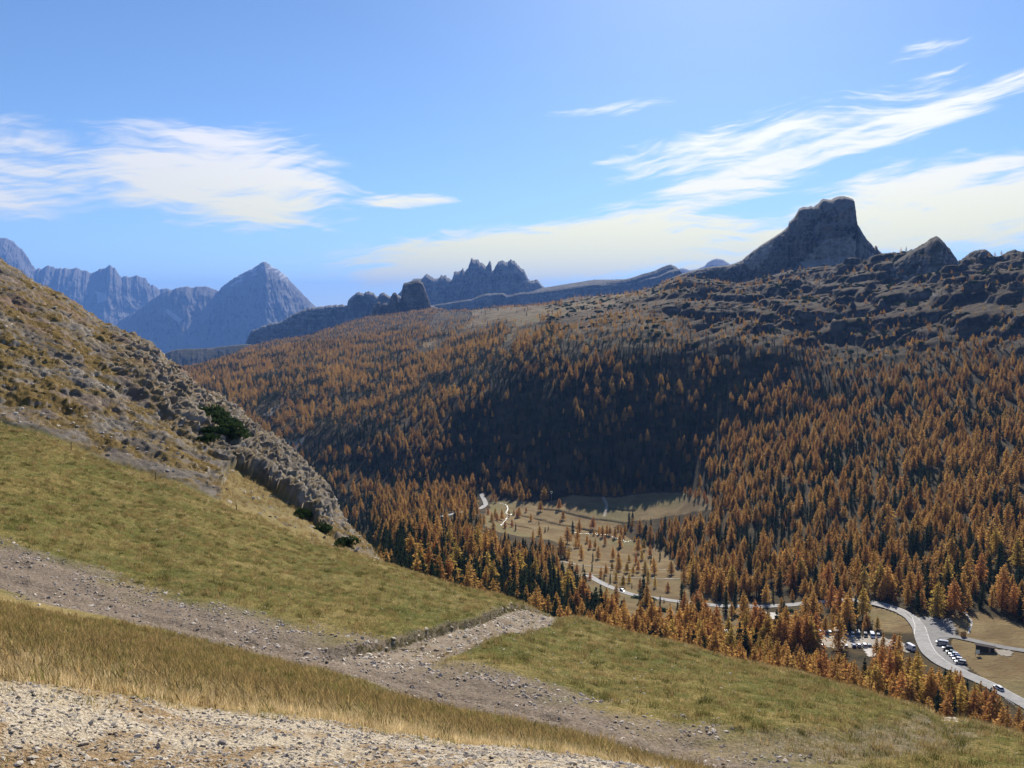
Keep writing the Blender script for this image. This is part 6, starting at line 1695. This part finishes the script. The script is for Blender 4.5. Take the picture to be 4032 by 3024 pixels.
add_obj('roof', bm_mesh('roof', bm, M['orange_wood']), e)
tag(e, 'small orange wooden box with a pitched top beside the side road', 'box')
w = unproject(956.5, 632.6, 150.0); zg = gz1(w[0], w[1])
e = empty('picnic_table', (w[0], w[1], zg), math.radians(35))
add_obj('table_top', boxes('table_top', [(-1.1, 1.1, -.4, .4, .70, .78)], M['dark_wood']), e)
for sy in (-.75, .75): add_obj('bench', boxes('bench', [(-1.1, 1.1, sy - .16, sy + .16, .42, .48)], M['dark_wood']), e)
for sx in (-.8, .8): add_obj('leg', boxes('leg', [(sx - .05, sx + .05, -.85, .85, .34, .42), (sx - .05, sx + .05, -.3, -.2, -.2, .7), (sx - .05, sx + .05, .2, .3, -.2, .7)], M['dark_wood']), e)
tag(e, 'dark table with benches at the far edge of the asphalt apron', 'table')
# power pole at the far edge of the meadow
w = unproject(551.5, 502.5, 150.0); zg = float(ground(w[0], w[1])[0])
e = empty('power_pole', (w[0], w[1], zg), 0.3)
bm = bmesh.new(); bmesh.ops.create_cone(bm, cap_ends=True, segments=8, radius1=.22, radius2=.14, depth=13, matrix=Matrix.Translation((0, 0, 6.0)))
add_obj('pole', bm_mesh('pole', bm, M['steel']), e)
add_obj('crossarm', boxes('crossarm', [(-1.5, 1.5, -.1, .1, 11.6, 11.85), (-.9, .9, -.1, .1, 10.4, 10.6)], M['steel']), e)
tag(e, 'thin grey power pole at the shaded far edge of the meadow', 'pole')
# marker stakes along the grassy crest
for (u, v, hp_, lb) in [(71, 447.5, 7.0, 'thin dark stake on the crest at the left, below the reddish rock'), (155.8, 483.5, 7.5, 'thin dark stake on the grassy crest below the rocky spur'), (236.8, 517.0, 6.5, 'thin stake on the crest in front of the ochre turf'), (480.0, 593.0, 6.0, 'thin stake on the grassy crest against the dark pines')]:
    t_, e_ = ray_te(u, v); r_ = float(node_r(K_CREST, t_)) - 0.6; x, y = math.sin(t_) * r_, math.cos(t_) * r_
    z = float(near_ground(np.array([x]), np.array([y]))[0])
    bm = bmesh.new(); bmesh.ops.create_cone(bm, cap_ends=True, segments=7, radius1=.055, radius2=.05, depth=1.3, matrix=Matrix.Translation((0, 0, .45)))
    bmesh.ops.create_cone(bm, cap_ends=True, segments=7, radius1=.05, radius2=.01, depth=.08, matrix=Matrix.Translation((0, 0, 1.14)))
    o = add_obj('marker_stake', bm_mesh('marker_stake', bm, M['dark_wood']), None, (x, y, z))
    o.scale = (1, 1, hp_ * r_ / F_PX / 1.1); o.rotation_euler = (random.uniform(-.06, .06), random.uniform(-.06, .06), 0)
    tag(o, lb, 'stake', 'stakes along the grassy crest')
# pale slabs where the lower track goes over the crest, and white blocks on the right meadow
for (u, v, px, fl, lb) in [(944, 719.5, 9, .4, 'pale limestone slab at the left of the rocky notch in the crest'), (951, 718.5, 10, .45, 'broad pale limestone slab in the middle of the rocky notch'), (959, 719, 9, .5, 'pale limestone block at the right of the rocky notch in the crest'), (948, 723, 7, .5, 'brownish stone in front of the rocky notch in the crest'), (957, 724, 7, .4, 'low pale stone in the track just before the rocky notch')]:
    t_, e_ = ray_te(u, v); r_ = float(node_r(K_CREST, t_)) - (0.4 if v < 721 else 1.8); x, y = math.sin(t_) * r_, math.cos(t_) * r_
    o = stone('stone', (x, y, float(near_ground(np.array([x]), np.array([y]))[0]) - 0.05), 0.5 * px * r_ * 1.1 / F_PX, M['limestone'], lb, None, rgs); o.scale[2] *= fl
for (u, v, px, lb) in [(966.4, 613.8, 3.4, 'white limestone block uppermost on the right meadow'), (967.4, 616.2, 2.2, 'small white stone below the uppermost white block'), (971.6, 621, 2.0, 'white stone at the top of the stony streak on the right meadow'), (971.8, 623.5, 2.2, 'white stone in the middle of the stony streak'), (969.4, 628, 1.8, 'white stone low in the stony streak'), (968.2, 632.6, 1.8, 'white stone at the lower end of the stony streak near the kiosk')]:
    w = unproject(u, v, 150.0); dep = w[1] * cp - w[2] * sp; w[2] = ground(w[0], w[1])[0]
    stone('stone', w, .5 * px * dep / F_PX, M['white_rock'], lb, None, rgs)
sp_path = path_world([(966.5, 614), (968, 617.5), (971.6, 621), (972, 625), (969.6, 629), (968.4, 634)], 150.0, 1.5)
ribbon('stony_streak', sp_path, 0.9, M['white_gravel'], 0.12, 0.6)
# two people beside the black off-road car
M['dark_cloth'] = plain_mat('dark_cloth', (.05, .045, .05), 0.9)
M['skin'] = plain_mat('skin', (.45, .28, .2), 0.6)
M['hair'] = plain_mat('hair', (.05, .03, .02), 0.8)
def person(u, v, rz, label):
    w = unproject(u, v, 150.0); z = float(ground(w[0], w[1])[0]) + .16
    e = empty('person', (w[0], w[1], z), rz)
    J = [(0, 0, .95), (0, 0, 1.2), (0, 0, 1.42), (0, .01, 1.52), (0, .02, 1.64), (0, .01, 1.74), (.19, 0, 1.40), (.26, .02, 1.12), (.24, .10, .88), (.23, .13, .78), (-.19, 0, 1.40), (-.27, .02, 1.12), (-.25, .10, .88), (-.24, .13, .78), (.10, 0, .90), (.11, .03, .50), (.12, 0, .08), (.12, .16, .04), (-.10, 0, .90), (-.11, .02, .50), (-.12, -.02, .08), (-.12, .14, .04)]
    Ed = [(0, 1), (1, 2), (2, 3), (3, 4), (4, 5), (2, 6), (6, 7), (7, 8), (8, 9), (2, 10), (10, 11), (11, 12), (12, 13), (0, 14), (14, 15), (15, 16), (16, 17), (0, 18), (18, 19), (19, 20), (20, 21)]
    Rd = [.15, .15, .15, .06, .10, .08, .07, .05, .04, .035, .07, .05, .04, .035, .095, .065, .05, .04, .095, .065, .05, .04]
    me = bpy.data.meshes.new('body'); me.from_pydata(J, Ed, []); me.materials.append(M['dark_cloth'])
    o = add_obj('body', me, e)
    md = o.modifiers.new('skin', 'SKIN')
    for i, r_ in enumerate(Rd): me.skin_vertices[0].data[i].radius = (r_, r_)
    me.skin_vertices[0].data[0].use_root = True
    o.modifiers.new('smooth', 'SUBSURF').levels = 1
    bm = bmesh.new(); bmesh.ops.create_uvsphere(bm, u_segments=10, v_segments=8, radius=.105, matrix=Matrix.Translation((0, .025, 1.66)) @ Matrix.Diagonal((.9, 1, 1.2, 1)))
    add_obj('face', bm_mesh('face', bm, M['skin']), e)
    bm = bmesh.new(); bmesh.ops.create_uvsphere(bm, u_segments=10, v_segments=8, radius=.115, matrix=Matrix.Translation((0, -.015, 1.70)) @ Matrix.Diagonal((.95, 1, 1.05, 1)))
    add_obj('hair', bm_mesh('hair', bm, M['hair']), e)
    return tag(e, label, 'person')
person(862.2, 639.0, 2.6, 'person in dark clothes standing left of the black off-road car')

# ------------------------------------------------------------------ the air: one even, pale blue haze round everything
def haze_box():
    m = bpy.data.materials.new('haze_air'); m.use_nodes = True
    t = m.node_tree; t.nodes.clear(); N = NT(t)
    out = N.n('ShaderNodeOutputMaterial'); v = N.n('ShaderNodeVolumePrincipled')
    v.inputs['Color'].default_value = (0.20, 0.43, 1.0, 1)
    v.inputs['Density'].default_value = 3.4e-5
    v.inputs['Anisotropy'].default_value = 0.03
    t.links.new(v.outputs[0], out.inputs['Volume'])
    x0, x1, y0, y1, z0, z1 = -46000, 46000, -3000, 46000, -1700, 1500
    V = [(x, y, z) for z in (z0, z1) for y in (y0, y1) for x in (x0, x1)]
    Fc = [(0, 2, 3, 1), (4, 5, 7, 6), (0, 1, 5, 4), (2, 6, 7, 3), (0, 4, 6, 2), (1, 3, 7, 5)]
    me = fast_mesh('haze', V, Fc, [m])
    o = add_obj('haze', me); o['kind'] = 'stuff'
    o['label'] = 'thin blue haze over the far mountains'
    return o
haze_box()
